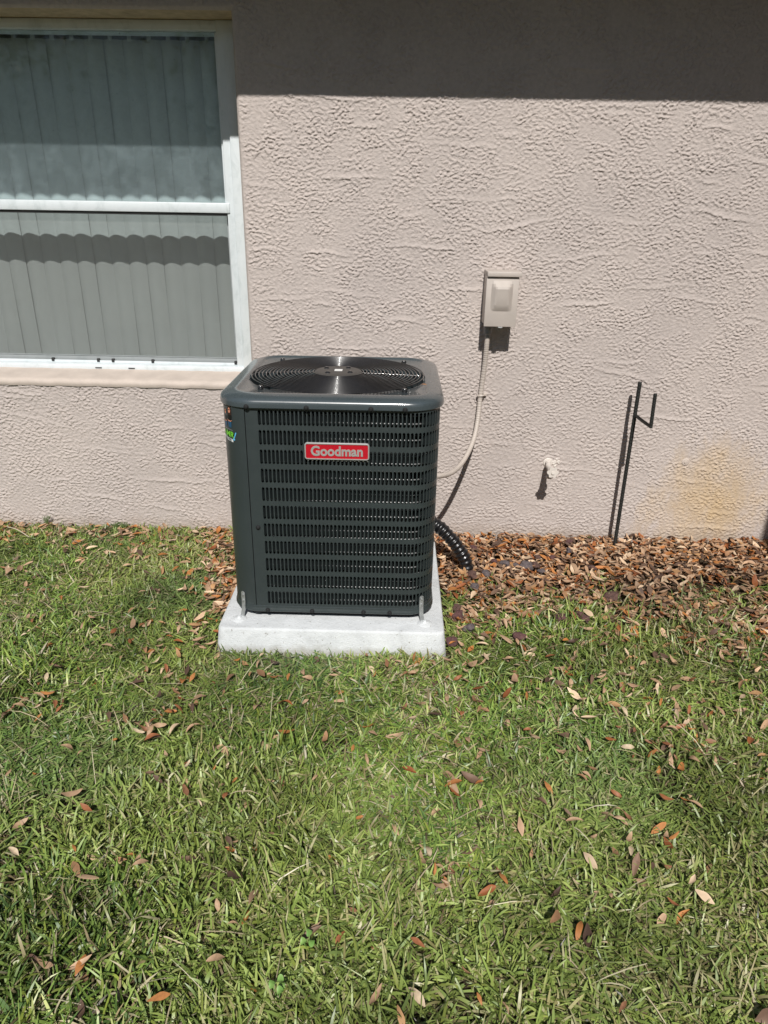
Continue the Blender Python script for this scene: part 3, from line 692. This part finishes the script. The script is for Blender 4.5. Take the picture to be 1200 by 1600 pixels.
# refrigerant line cover: black ribbed hose
hs = empty('ribbed_hose', (.31, -.37, 0)); tag(hs, 'black ribbed plastic hose running from behind the air conditioner into the leaf litter', 'hose')
hp = bez([(.06, -.26, .20), (.12, -.30, .198), (.178, -.335, .180), (.226, -.352, .140), (.266, -.362, .092), (.297, -.370, .035), (.312, -.376, -.05)], 46)
mb = MB(); mb.tube(hp, [.0262+.0019*math.sin(i*2*PI/14)+.0008*math.sin(i*.13) for i in range(len(hp))], 20); mb.build('ribbed_sleeve', M['hose'], hs, smooth=True)

# ------------------------------------------------------------------ hose bibb, cap, stake
bib = empty('hose_bibb', (.655, 0, .335)); tag(bib, 'cream painted outdoor water tap sticking out of the stucco wall', 'tap')
bx, bz = .654, .345
mb = MB(); mb.lathe([(.0005, -.006), (.018, -.006), (.021, -.003), (.022, .004)], 20, (bx+.012, 0, bz), 'y'); mb.build('wall_flange', M['wpaint'], bib, auto=35)
mb = MB(); mb.tube(bez([(bx+.012, 0, bz), (bx+.009, -.03, bz), (bx+.004, -.06, bz), (bx, -.150, bz+.006)], 5), [.0115+.001*math.sin(i) for i in range(16)], 12)
mb.tube(bez([(bx+.006, -.055, bz-.003), (bx+.007, -.072, bz-.016), (bx+.008, -.078, bz-.034)], 5), [.010]*10+[.0135], 12); mb.lathe([(.0145, .0), (.015, -.006), (.0135, -.007), (.0145, -.012), (.010, -.013), (.0095, -.004)], 14, (bx+.008, -.078, bz-.032)); mb.build('tap_body', M['wpaint'], bib, smooth=True)
mb = MB(); pr = []; n = 36
for side_ in (0, 1):
    for k in range(n): a = 2*PI*k/n; r_ = .0215+.0030*math.cos(a*6); pr.append((bx+r_*math.cos(a), -.160-.008*side_, bz+.012+r_*math.sin(a)))
mb.add(pr, [tuple(range(n)), tuple(range(2*n-1, n-1, -1))]+[(k, (k+1) % n, n+(k+1) % n, n+k) for k in range(n)]); mb.tube([(bx, -.14, bz+.008), (bx, -.172, bz+.012)], .007, 10); mb.build('tap_handle', M['wpaint'], bib, auto=40)
mb = MB()
for k in range(34):
    a = random.uniform(0, 2*PI); r_ = random.uniform(.002, .028); c = Vector((bx+.034+r_*math.cos(a), -.001, bz+r_*.75*math.sin(a))); rr = random.uniform(.0025, .007)
    bm = bmesh.new(); bmesh.ops.create_icosphere(bm, subdivisions=2, radius=rr)
    for v in bm.verts: v.co = Vector((v.co.x*random.uniform(1, 1.3), v.co.y*.7, v.co.z))+c
    bm.verts.index_update(); mb.add([v.co for v in bm.verts], [[v.index for v in f.verts] for f in bm.faces]); bm.free()
mb.build('mortar_lump', M['wpaint'], bib, smooth=True)
mb = MB(); mb.lathe([(.0005, -.007), (.006, -.007), (.008, -.004), (.013, -.004), (.017, -.001), (.018, .003)], 20, (1.259, -.001, .36), 'y'); mb.build('wall_cap', M['sill'], house, auto=35)

stk = empty('rebar_stake', (.984, -.08, 0)); tag(stk, 'dark rebar hose stake with upturned hook standing against the wall', 'stake')
def rebar(pts, r, n_per, name):
    P = bez(pts, n_per); mb = MB(); mb.tube(P, [r*(1+.13*max(0, math.sin(i*2*PI/5))) for i in range(len(P))], 10); return mb.build(name, M['iron'], stk, smooth=True)
rebar([(.984, -.080, -.12), (.983, -.081, .1), (.982, -.082, .4), (.981, -.083, .722)], .0076, 120, 'upright')
rebar([(.984, -.083, .584), (.989, -.16, .582), (.995, -.243, .582)], .0062, 26, 'crossbar')
rebar([(.9955, -.241, .578), (.993, -.242, .65), (.991, -.243, .713)], .0068, 30, 'hook_prong')

# ------------------------------------------------------------------ leaf litter, lawn
def vnoise(x, y, seed, f):
    rng = np.random.default_rng(seed); T = rng.random((64, 64)); X = x*f+31.7; Y = y*f+17.3
    xi = np.floor(X).astype(int); yi = np.floor(Y).astype(int); tx = X-xi; ty = Y-yi; tx = tx*tx*(3-2*tx); ty = ty*ty*(3-2*ty)
    g_ = lambda a, b_: T[a % 64, b_ % 64]
    return g_(xi, yi)*(1-tx)*(1-ty)+g_(xi+1, yi)*tx*(1-ty)+g_(xi, yi+1)*(1-tx)*ty+g_(xi+1, yi+1)*tx*ty
def litter_edge(x):
    n = vnoise(x, x*0, 3, 3.0)
    right = .63+.16*(n-.5)*2+.20*smoothstep(.6, 1.1, x)
    left = .03+.06*n+.72*np.exp(-((x+.62)/.13)**2)+.05*np.exp(-((x+1.2)/.3)**2)
    mid = .3+0*x
    return np.where(x > .18, right, np.where(x < -.56, left, mid))
def litterness(x, y):
    d = -y; e = litter_edge(x); return smoothstep(.15, -.15, d-e+.17*(vnoise(x, y, 9, 9)-.5)*2)
def inpad(x, y, mgn=0.0): return (x > PX0-mgn) & (x < PX1+mgn) & (y > PY0-mgn) & (y < PY1+mgn)

LEAFC = np.array([(.37, .235, .145), (.45, .30, .19), (.29, .16, .085), (.37, .15, .045), (.25, .085, .03), (.54, .40, .27), (.17, .105, .07), (.40, .23, .11), (.10, .06, .042)])
LEAFW = np.array([.18, .16, .14, .10, .08, .10, .12, .07, .08]); LEAFW /= LEAFW.sum()
def leaf_template():
    U, Vv = np.meshgrid(np.linspace(0, 1, 8), np.linspace(-1, 1, 4), indexing='ij'); return U.ravel(), Vv.ravel()
TU, TV = leaf_template()
def leaves(N, x, y, z, rng, tiltmax, L=None):
    """many leaf blades at once: returns vertices (N, k, 3)"""
    Ln = .014+.046*rng.beta(1.8, 2.2, N) if L is None else L; Wd = Ln*rng.uniform(.125, .215, N)
    u = TU[None, :]; v = TV[None, :]
    wp = np.sin(PI*np.clip(u, 0.02, .985)**.9)**.75
    lx = (u-.5)*Ln[:, None]; ly = v*wp*Wd[:, None]*(1+.12*np.sin(u*9+rng.uniform(0, 6, N)[:, None]))
    cup = rng.uniform(-.5, 1.6, N)[:, None]; bend = rng.uniform(-1.3, 1.3, N)[:, None]; tw = rng.uniform(-.9, .9, N)[:, None]
    lz = cup*(v**2)*wp*Wd[:, None]*.5+bend*((u-.5)**2)*Ln[:, None]*.7+tw*(u-.5)*ly
    az = rng.uniform(0, 2*PI, N)[:, None]; ti = (rng.normal(0, 1, N)*tiltmax)[:, None]; ro = (rng.normal(0, 1, N)*tiltmax)[:, None]
    y1 = ly*np.cos(ro)-lz*np.sin(ro); z1 = ly*np.sin(ro)+lz*np.cos(ro); x1 = lx*np.cos(ti)-z1*np.sin(ti); z2 = lx*np.sin(ti)+z1*np.cos(ti)
    X = x1*np.cos(az)-y1*np.sin(az)+x[:, None]; Y = x1*np.sin(az)+y1*np.cos(az)+y[:, None]
    Y = np.minimum(Y, -.006); return np.stack([X, Y, np.maximum(z2+z[:, None], -.035)], -1)
def leaf_quads(N):
    q = []; 
    for a in range(7):
        for b_ in range(3): k = a*4+b_; q.append((k, k+4, k+5, k+1))
    q = np.array(q); return (q[None]+np.arange(N)[:, None, None]*32).reshape(-1, 4)
def settint(me, C):
    a = me.color_attributes.new('tint', 'FLOAT_COLOR', 'POINT'); a.data.foreach_set('color', np.concatenate([C, np.ones((len(C), 1))], 1).astype(np.float32).ravel())
def leafcol(N, rng, per=32, dark=None):
    c = LEAFC[rng.choice(len(LEAFC), N, p=LEAFW)]*rng.uniform(.75, 1.2, (N, 1))
    if dark is not None: c = c*dark[:, None]
    c = np.repeat(c, per, 0); mid = np.tile(1-.14*(np.abs(TV) < .5)*(TU > .05), N); return c*mid[:, None]*RNG.uniform(.92, 1.06, (len(c), 1))
rng = np.random.default_rng(21)
n0 = 120000; x = rng.uniform(-3.4, 3.2, n0); y = rng.uniform(-2.9, -.004, n0)
w = litterness(x, y)*(.85)+.10*np.exp(-np.maximum(-y-litter_edge(x), 0)/.22)+.080*np.exp(-np.maximum(-y-litter_edge(x), 0)/.8)+.16*(x < -.56)*np.exp(y/.35)
w = w*np.where(inpad(x, y), 0, 1)*np.where(x < -.8, .38, 1)
# a thinner, mulchy patch at the right
patchm = np.exp(-((x-1.15)/.28)**2-((y+.52)/.10)**2); w *= (1-.72*patchm)
k = rng.random(n0) < w*.80; x = x[k]; y = y[k]; Ln_ = litterness(x, y); N = len(x)
z = ground_h(x, y)+.010+rng.random(N)*.024*Ln_+(1-Ln_)*rng.uniform(.006, .036, N)+.010*vnoise(x, y, 4, 12)*Ln_
V = leaves(N, x, y, z, rng, .27); me = npmesh('leaf_litter', V.reshape(-1, 3), leaf_quads(N), True)
settint(me, leafcol(N, rng, dark=1.32-.5*np.exp(-((x-1.25)/.38)**2-((y+.5)/.16)**2)-.25*smoothstep(.5, .85, vnoise(x, y, 71, 6)))); o = link('leaf_litter', me, M['litter']); tag(o, 'bed of small dry oak leaves in tan, orange and brown along the foot of the wall', 'leaf litter', kind='stuff')

def blades(N, x, y, rng, zb=0.0, lmin=.03, lmax=.085, wmin=.0022, wmax=.0040, flat=.5):
    Ln = rng.uniform(lmin, lmax, N); Wd = rng.uniform(wmin, wmax, N); az = rng.uniform(0, 2*PI, N)+1.2*(vnoise(x, y, 77, 5)-.5)
    e0 = np.clip(rng.normal(flat, .38, N), .02, 1.45); curve = rng.uniform(.05, .9, N); T = np.array([0, .36, .72, 1.0])
    hd = np.zeros((N, 4)); vd = np.zeros((N, 4)); e = e0.copy()
    for i in range(1, 4):
        dl = (T[i]-T[i-1])*Ln; hd[:, i] = hd[:, i-1]+dl*np.cos(e); vd[:, i] = vd[:, i-1]+dl*np.sin(e); e = e-curve*.45
    vd = np.maximum(vd, -.004); wp = np.array([.75, 1, .85, .12])[None, :]*Wd[:, None]
    dx, dy = np.cos(az)[:, None], np.sin(az)[:, None]; roll = rng.normal(0, .55, N)[:, None]
    cx = x[:, None]+hd*dx; cy = y[:, None]+hd*dy; cz = zb+vd+ground_h(x, y)[:, None]+.006
    out = []
    for s_ in (-1, 1):
        out.append(np.stack([cx-s_*wp*dy*np.cos(roll), np.minimum(cy+s_*wp*dx*np.cos(roll), -.004), cz+s_*wp*np.sin(roll)], -1))
    return np.stack(out, 2).reshape(N, 8, 3)
def blade_quads(N):
    q = np.array([(0, 1, 3, 2), (2, 3, 5, 4), (4, 5, 7, 6)]); return (q[None]+np.arange(N)[:, None, None]*8).reshape(-1, 4)
rng = np.random.default_rng(33)
def lawn_density(x, y):
    L_ = litterness(x, y); dd = (1-L_)+.30*L_*smoothstep(.55, .75, vnoise(x, y, 14, 7))*smoothstep(.28, .5, -y)
    dd = np.where((x < -.56) & (L_ > .3), np.maximum(dd, np.where(x < -.85, 1.0, .4)), dd)
    bald = smoothstep(.24, .10, vnoise(x, y, 51, 4.5)); dd = dd*(1-.55*bald)
    return dd*np.where(inpad(x, y, .012), 0, 1)
def sample(n, x0, x1, y0, y1):
    x = rng.uniform(x0, x1, n); y = rng.uniform(y0, y1, n); k = rng.random(n) < lawn_density(x, y); return x[k], y[k]
xa, ya = sample(300000, -1.95, 1.95, -2.45, -.003); xb, yb = sample(60000, -3.4, -1.95, -3.2, 0); xc, yc = sample(55000, 1.95, 3.2, -3.2, 0); xd, yd = sample(40000, -1.95, 1.95, -3.3, -2.45)
x = np.concatenate([xa, xb, xc, xd]); y = np.concatenate([ya, yb, yc, yd])
N = len(x); long_ = vnoise(x, y, 61, 2.3)
V = blades(N, x, y, rng, 0, .018, .066, .0013, .0031, .50)
lush = smoothstep(.25, .8, vnoise(x, y, 62, 2.0)); V[:, :, 2] = V[:, :, 2]*(.55+.75*lush+.35*vnoise(x, y, 65, 9))[:, None]
G = np.array([(.160, .250, .050), (.225, .325, .070), (.31, .40, .105), (.095, .17, .045), (.46, .50, .19), (.23, .285, .05)])
c = G[rng.choice(6, N, p=[.24, .26, .16, .16, .08, .10])]*rng.uniform(.75, 1.25, (N, 1))
dryw = .12+.20*smoothstep(.45, .85, vnoise(x, y, 81, 3.3))+.10*smoothstep(.3, 1.2, x)
dry = rng.random(N) < dryw; c[dry] = np.array([(.46, .39, .22), (.33, .26, .14), (.54, .48, .31)])[rng.choice(3, dry.sum())]*rng.uniform(.7, 1.1, (dry.sum(), 1))
yel = smoothstep(.35, .8, vnoise(x, y, 91, 2.6))[:, None]; c = c*(1-.35*yel)+np.array([.31, .35, .10])*.35*yel
blue = smoothstep(.5, 1.0, vnoise(x, y, 92, 2.2))[:, None]; c = c*(1-.55*blue)+np.array([.10, .20, .075])*.5*blue
c = c*(1.04-.30*smoothstep(.45, .8, vnoise(x, y, 120, 4.2))-.16*smoothstep(.5, .9, vnoise(x, y, 121, 11)))[:, None]
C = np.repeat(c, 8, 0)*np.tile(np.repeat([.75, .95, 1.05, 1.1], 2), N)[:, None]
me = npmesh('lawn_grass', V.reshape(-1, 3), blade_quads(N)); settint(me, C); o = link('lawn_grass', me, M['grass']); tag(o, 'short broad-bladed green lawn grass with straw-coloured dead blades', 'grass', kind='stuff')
# long runners and loose straw lying over the lawn
x, y = sample(2600, -2.2, 2.2, -2.6, -.02); N = len(x); V = blades(N, x, y, rng, .014, .05, .13, .0007, .0014, .16)
c = np.array([(.62, .56, .38), (.48, .42, .24), (.34, .40, .16), (.55, .46, .30)])[rng.choice(4, N)]*rng.uniform(.7, 1.1, (N, 1))
me = npmesh('loose_straw', V.reshape(-1, 3), blade_quads(N)); settint(me, np.repeat(c, 8, 0)); o = link('loose_straw', me, M['grass']); tag(o, 'thin pale straw and dry runners lying loose over the green lawn', 'straw', kind='stuff')
# thatch of dead, flattened blades at soil level
x, y = sample(110000, -2.6, 2.6, -2.7, -.003); N = len(x); V = blades(N, x, y, rng, -.002, .02, .06, .0010, .0024, .12)
c = np.array([(.15, .115, .06), (.075, .058, .03), (.34, .27, .16), (.05, .055, .02)])[rng.choice(4, N)]*rng.uniform(.6, 1.15, (N, 1))
me = npmesh('thatch', V.reshape(-1, 3), blade_quads(N)); settint(me, np.repeat(c, 8, 0)); o = link('thatch', me, M['grass']); tag(o, 'flattened straw-brown dead grass lying under the green lawn blades', 'thatch', kind='stuff')

# single fallen leaves on the lawn
KC = {'tan': (.40, .26, .155), 'orange': (.40, .17, .055), 'brown': (.24, .115, .06), 'pale': (.50, .39, .26), 'rust': (.30, .115, .05)}
KW = {'tan': .40, 'orange': .16, 'brown': .14, 'pale': .16, 'rust': .14}
LM = {}
lrng = np.random.default_rng(5)
for kname, kc in KC.items():
    s = NT('leaf_'+kname); cc = Vector(kc); nn = s.noise(90, 4, .7); s.set(s.ramp(nn, [(.3, tuple(cc*.75)), (.7, tuple(cc*1.15))]), .55, spec=.35)
    for v in range(4):
        one = np.zeros(1); Vt = leaves(1, one, one-.5, one+.5, lrng, .0, np.array([.048]))[0]; Vt -= Vt.mean(0)
        me = npmesh('leaf_blade', Vt, leaf_quads(1), True); me.materials.append(s.m); LM[kname, v] = me
def put_leaf(kname, v, x, y, z, rz, sc, tilt, label, group=None):
    o = bpy.data.objects.new('fallen_leaf', LM[kname, v]); COL.objects.link(o)
    o.location = (x, y, z); o.rotation_euler = (tilt[0], tilt[1], rz); o.scale = (sc, sc, sc)
    tag(o, label, 'leaf', group); return o
def ground_pt(u, v, z=.03):
    d = fw + r2*((u-600)/F_PX) - u2*((v-800)/F_PX); t = (z-CAM_H)/d.z; return (d.x*t, -CAM_D+d.y*t)
special = [(650, 1556, 'pale', 1.05, 'large pale tan oval leaf on the lawn near the bottom edge, right of centre'), (248, 1558, 'orange', .95, 'bright orange pointed leaf lying on the lawn at bottom left'),
           (292, 1194, 'pale', .7, 'small roundish cream leaf standing up in the lawn left of centre'), (113, 1238, 'tan', 1.2, 'large curled tan leaf in a little heap on the left of the lawn'),
           (857, 1230, 'orange', .9, 'narrow orange leaf lying level on the lawn right of centre'), (787, 1372, 'orange', .8, 'orange leaf folded like wings on the lawn below the narrow orange leaf'),
           (900, 1377, 'pale', .5, 'tiny whitish leaf scrap on the lawn beside the folded orange leaf'), (984, 1308, 'tan', .75, 'pinkish tan oval leaf on the right of the lawn with green blades round it'),
           (220, 1347, 'tan', .8, 'flat tan pointed leaf alone on the left of the lawn'), (653, 1472, 'rust', .75, 'rust-red leaf standing upright in grass above the large pale oval leaf'),
           (135, 1262, 'rust', .9, 'rust-brown leaf beneath the large curled tan leaf'), (70, 1505, 'tan', .85, 'greyish tan leaf at the far left of the lawn near the bottom'),
           (337, 1497, 'tan', .85, 'tan leaf with a sharp tip on the lower left of the lawn'), (60, 1085, 'tan', 1.1, 'long pinkish leaf at the left edge of the lawn beside other leaves'), (75, 1082, 'orange', 1.0, 'orange-tan rolled leaf at the left edge of the lawn')]
for i, (u, v, kn, sc, lab) in enumerate(special):
    x, y = ground_pt(u, v, .036); rz = {0: .4, 1: .35, 2: 1.4, 3: .1, 4: 0, 9: 1.5}.get(i, random.uniform(0, 3)); put_leaf(kn, i % 4, x, y, .036, rz, sc*.88, (random.uniform(-.15, .15)+.15, random.uniform(-.15, .15)), lab)
cnt = 0; SEEN = set()
words = {'tan': 'tan', 'orange': 'orange', 'brown': 'dark brown', 'pale': 'pale cream', 'rust': 'rust-red'}
CI = cam.matrix_world.inverted()
def where(x, y, z=.03):
    q = CI @ Vector((x, y, z)); u, v = 600+F_PX*q.x/-q.z, 800-F_PX*q.y/-q.z
    cols = ['far left', 'left side', 'centre left', 'centre', 'centre right', 'right side', 'far right']
    rows = ['lawn beside the pad', 'lawn below the pad', 'upper lawn', 'middle lawn', 'lower lawn', 'bottom of the lawn']
    return cols[int(min(6, max(0, u/171.5)))], rows[int(min(5, max(0, (v-940)/110)))]
clumps = [(x_, y_) for x_, y_ in (ground_pt(1080, 1165), ground_pt(350, 1205), ground_pt(60, 1085), ground_pt(650, 1050), ground_pt(1050, 1130), ground_pt(230, 1120), ground_pt(960, 1050), ground_pt(700, 1340))]
while cnt < 270:
    if random.random() < .28: c0 = random.choice(clumps); x, y = c0[0]+random.gauss(0, .055), c0[1]+random.gauss(0, .045)
    else:
        y = -random.uniform(.80, 2.18); half = 1.75-(-y)*.50; x = random.uniform(-half, half)
        if random.random() > math.exp(-max(0, -y-1.0)/.75): continue
    if inpad(np.array(x), np.array(y), .03) or litterness(np.array([x]), np.array([y]))[0] > .5: continue
    kn = random.choices(list(KW), weights=list(KW.values()))[0]; sc = random.uniform(.36, .86); tl = (random.gauss(0, .45), random.gauss(0, .4)); rz = random.uniform(0, PI)
    sz = 'small ' if sc < .6 else ('' if sc < .78 else 'large '); od = ['lying sideways', 'slanting up right', 'pointing at the wall', 'slanting up left'][int(((rz+PI/8) % PI)//(PI/4))]
    c_, r_ = where(x, y); lab = f'{sz}{words[kn]} leaf {od} on the {r_}, {c_}'
    if lab in SEEN: continue
    SEEN.add(lab); put_leaf(kn, random.randrange(4), x, y, random.uniform(.012, .032), rz, sc, tl, lab, 'fallen leaves on the lawn'); cnt += 1
put_leaf('orange', 1, .085, -.72, .839, .1, .42, (.1, .0), 'small orange leaf resting on top of the air conditioner beside the fan guard')

# lava rocks in the litter
rocks = [(790, 873, 1.0, 'purplish grey', 'purplish grey lava rock in the litter between the hose and the rock cluster'), (740, 850, .9, 'dark red', 'dark red lava rock in the litter above the hose end near the wall'),
         (773, 870, .8, 'dark red', 'small dark red lava rock left of the purplish grey cluster'), (806, 876, .8, 'purplish grey', 'small grey lava rock left end of the cluster right of the hose'),
         (822, 877, 1.35, 'purplish grey', 'largest purplish grey lava rock in the middle of the cluster right of the hose'), (840, 863, .8, 'brown', 'brown lava rock behind the largest grey one'),
         (864, 865, .85, 'dark red', 'dark red lava rock between the cluster and the tap shadow'), (889, 841, .95, 'dark red', 'reddish lava rock touching the foot of the wall left of the rebar stake'),
         (889, 855, .8, 'purplish grey', 'grey lava rock just below the reddish one at the wall'), (838, 876, .9, 'brown', 'brown lava rock at the right end of the hose cluster'), (846, 887, .9, 'purplish grey', 'grey lava rock nearest the camera in the hose cluster'),
         (738, 894, 1.15, 'brown', 'brown lava rock resting against the end of the black hose'), (760, 892, 1.05, 'purplish grey', 'rounded grey lava rock right beside the rock at the hose end'),
         (742, 913, 1.0, 'purplish grey', 'grey lava rock in front of the hose end'), (925, 885, .9, 'brown', 'brown lava rock in the litter below the rebar stake'), (877, 963, 1.3, 'dark red', 'flat dark red lava rock at the edge of the lawn'),
         (911, 960, 1.25, 'dark red', 'dark red angular lava rock right of the flat one at the lawn edge'), (812, 990, 1.1, 'dark red', 'dark red lava rock alone in the grass right of the pad'),
         (718, 953, 1.3, 'dark red', 'dark red lava rock beside the right edge of the concrete pad'), (733, 974, 1.1, 'purplish grey', 'grey lava rock beside the pad in front of the dark red one'),
         (708, 995, 1.15, 'dark red', 'dark red lava rock close to the front right corner of the pad'), (714, 940, .9, 'brown', 'brown lava rock beside the pad behind the dark red one'),
         (955, 930, 1.5, 'brown', 'dark brown lava rock half buried in the bare patch below the rebar stake')]
for i, (u, v, sc, kn, lab) in enumerate(rocks):
    x, y = ground_pt(u, v, .03); bm = bmesh.new(); bmesh.ops.create_icosphere(bm, subdivisions=4, radius=.021*sc); rr = random.Random(i)
    dirs = [Vector((rr.gauss(0, 1), rr.gauss(0, 1), rr.gauss(0, 1))).normalized() for _ in range(9)]
    for vv_ in bm.verts:
        n_ = vv_.co.normalized(); h = 1.0
        for d_ in dirs: h -= .22*max(0, n_.dot(d_)-.55)/.45
        h += .16*mnoise.noise(n_*1.6+Vector((i*3.1, 0, 0)))+.13*mnoise.noise(n_*4+Vector((0, i*2.3, 0)))-.10*abs(mnoise.noise(n_*9+Vector((0, 0, i))))
        vv_.co = Vector((n_.x*1.15, n_.y*.95, n_.z*.75))*.021*sc*h
    me = bpy.data.meshes.new('lava_rock'); bm.to_mesh(me); bm.free(); o = link('lava_rock', me, ROCKM[kn], smooth=True); o.location = (x, min(y, -.03), .036+float(ground_h(np.float64(x), np.float64(y)))); o.rotation_euler = (0, 0, rr.uniform(0, 6)); tag(o, lab, 'rock', 'lava rocks in the leaf litter')

# small weeds with round leaves, wispy weeds at the wall foot, a pale twig
s = NT('clover_leaf'); s.set(s.ramp(s.noise(60), [(.3, (.12, .26, .05)), (.7, (.22, .36, .09))]), .5); CLM = s.m
def clover(u, v, n, label):
    x, y = ground_pt(u, v, .035); root = empty('clover_plant', (x, y, 0)); tag(root, label, 'weed')
    for k in range(n):
        a = 2.4*k+u; r_ = .006+.006*k/n; cx, cy, cz = x+r_*1.4*math.cos(a), y+r_*1.4*math.sin(a), .045+.004*(k % 3)
        mb = MB(); ring = [(cx+.0072*math.cos(t_)*(1-.18*math.cos(t_*2)), cy+.0072*math.sin(t_), cz+.004*math.cos(t_*2+k)) for t_ in np.linspace(0, 2*PI, 15)[:-1]]
        mb.add([(cx, cy, cz-.001)]+ring, [(0, i+1, (i+1) % 14+1) for i in range(14)]); mb.tube([(x, y, .0), (cx, cy, cz-.0012)], .0006, 5); mb.build('leaf', CLM, root, smooth=True)
clover(483, 1473, 3, 'bright green clover sprig with round leaves on the lawn left of centre'); clover(434, 1548, 4, 'pale green clover sprig at the bottom of the lawn near a long tan leaf')
def weed(x, y, h, n, label, seed):
    rr = random.Random(seed); root = empty('wall_weed', (x, y, 0)); tag(root, label, 'weed', 'thin weeds along the foot of the wall'); mb = MB()
    for k in range(n):
        a = rr.uniform(0, 6.28); l = h*rr.uniform(.5, 1); dx = rr.uniform(-.5, .5)*l; P = bez([(x, y, -.04), (x+dx*.35, y-.004, l*.6-.03), (x+dx, y-.01*rr.random(), l-.03)], 4)
        mb.tube(P, [.0016*(1-.8*i/len(P)) for i in range(len(P))], 5)
        for q in P[3:]:
            for sg in (-1, 1):
                e = Vector((sg*.009, -.004*rr.random(), .005)); mb.add([q, Vector(q)+e*.5+Vector((0, 0, .002)), Vector(q)+e, Vector(q)+e*.5-Vector((0, 0, .002))], [(0, 1, 2, 3)])
    me_o = mb.build('stem', simple('weed_green', (.07, .11, .03), .6), root)
for i, (u, v, h, n, lab) in enumerate(((75, 818, .075, 5, 'dark feathery weed at the wall foot nearest the left edge'), (180, 822, .05, 4, 'thin arching weed at the wall foot below the window'), (196, 822, .05, 3, 'short upright weed beside the arching one below the window'), (920, 838, .035, 4, 'tiny sprig of weed at the wall foot left of the rebar stake'))):
    x, y = ground_pt(u, v, 0); weed(x, -.018, h, n, lab, i)
mb = MB(); a_ = ground_pt(12, 828, .02); b2_ = ground_pt(46, 840, .02); mb.tube(bez([(a_[0], a_[1], .035), ((a_[0]+b2_[0])/2, (a_[1]+b2_[1])/2-.004, .042), (b2_[0], b2_[1], .022)], 6), .0022, 7)
tw = mb.build('twig', simple('pale_twig', (.45, .38, .28), .8), smooth=True); tag(tw, 'thin pale twig lying by the wall at the left edge', 'twig')

# trees of the garden behind the camera (they show only as reflections in the glass and as the shade they give the sky light)
crown_m = attrmat('tree_leaf', .5, .25, .4); bark = simple('bark', (.12, .09, .07), .9, var=.4, vscale=8, bump=1, bscale=20)
def tree(x, y, h, seed, label):
    rr = np.random.default_rng(seed); root = empty('oak_tree', (x, y, 0)); tag(root, label, 'tree', 'oaks mirrored in the window glass')
    mb = MB(); tips = []
    mb.tube(bez([(x, y, -.1), (x+.1, y, h*.2), (x-.1, y+.1, h*.42)], 5), [.26-.012*i for i in range(11)], 10)
    for k in range(9):
        a = k*2.4+seed; L = h*rr.uniform(.22, .36); e = Vector((x+L*math.cos(a), y+L*math.sin(a), h*rr.uniform(.5, .85))); P = bez([(x-.1, y+.1, h*.40), ((x+e.x)/2, (y+e.y)/2, (h*.42+e.z)/2+.3), e], 4); mb.tube(P, [.12*(1-.085*i) for i in range(len(P))], 6); tips.append(e)
    mb.build('trunk', bark, root, smooth=True)
    n = 9000; t = np.array([tuple(v) for v in tips]); c = t[rr.integers(0, 9, n)]+rr.normal(0, 1, (n, 3))*np.array([.10, .10, .075])*h; cl = rr.normal(0, 1, (n, 3)); cl /= np.linalg.norm(cl, axis=1)[:, None]
    o1 = np.cross(cl, rr.normal(0, 1, (n, 3))); o1 /= np.linalg.norm(o1, axis=1)[:, None]; o2 = np.cross(cl, o1); s_ = rr.uniform(.06, .15, n)[:, None]
    V = np.stack([c-o1*s_, c-o2*s_*.5, c+o1*s_, c+o2*s_*.5], 1).reshape(-1, 3); me = npmesh('crown', V, np.arange(n*4).reshape(-1, 4)); settint(me, np.repeat(np.array([.06, .09, .03])*rr.uniform(.6, 1.5, (n, 1)), 4, 0)); link('crown', me, crown_m, root)
for i, (x, y, h) in enumerate(((-11.5, -15, 9), (-1.0, -17, 9.5), (3.0, -20.5, 8.5), (6, -18, 10), (11.5, -15, 9), (-14.5, -12, 9))):
    tree(x, y, h, i+1, ['broad', 'tall', 'low', 'wide', 'round', 'leaning'][i]+' green oak across the garden, seen only in reflections')
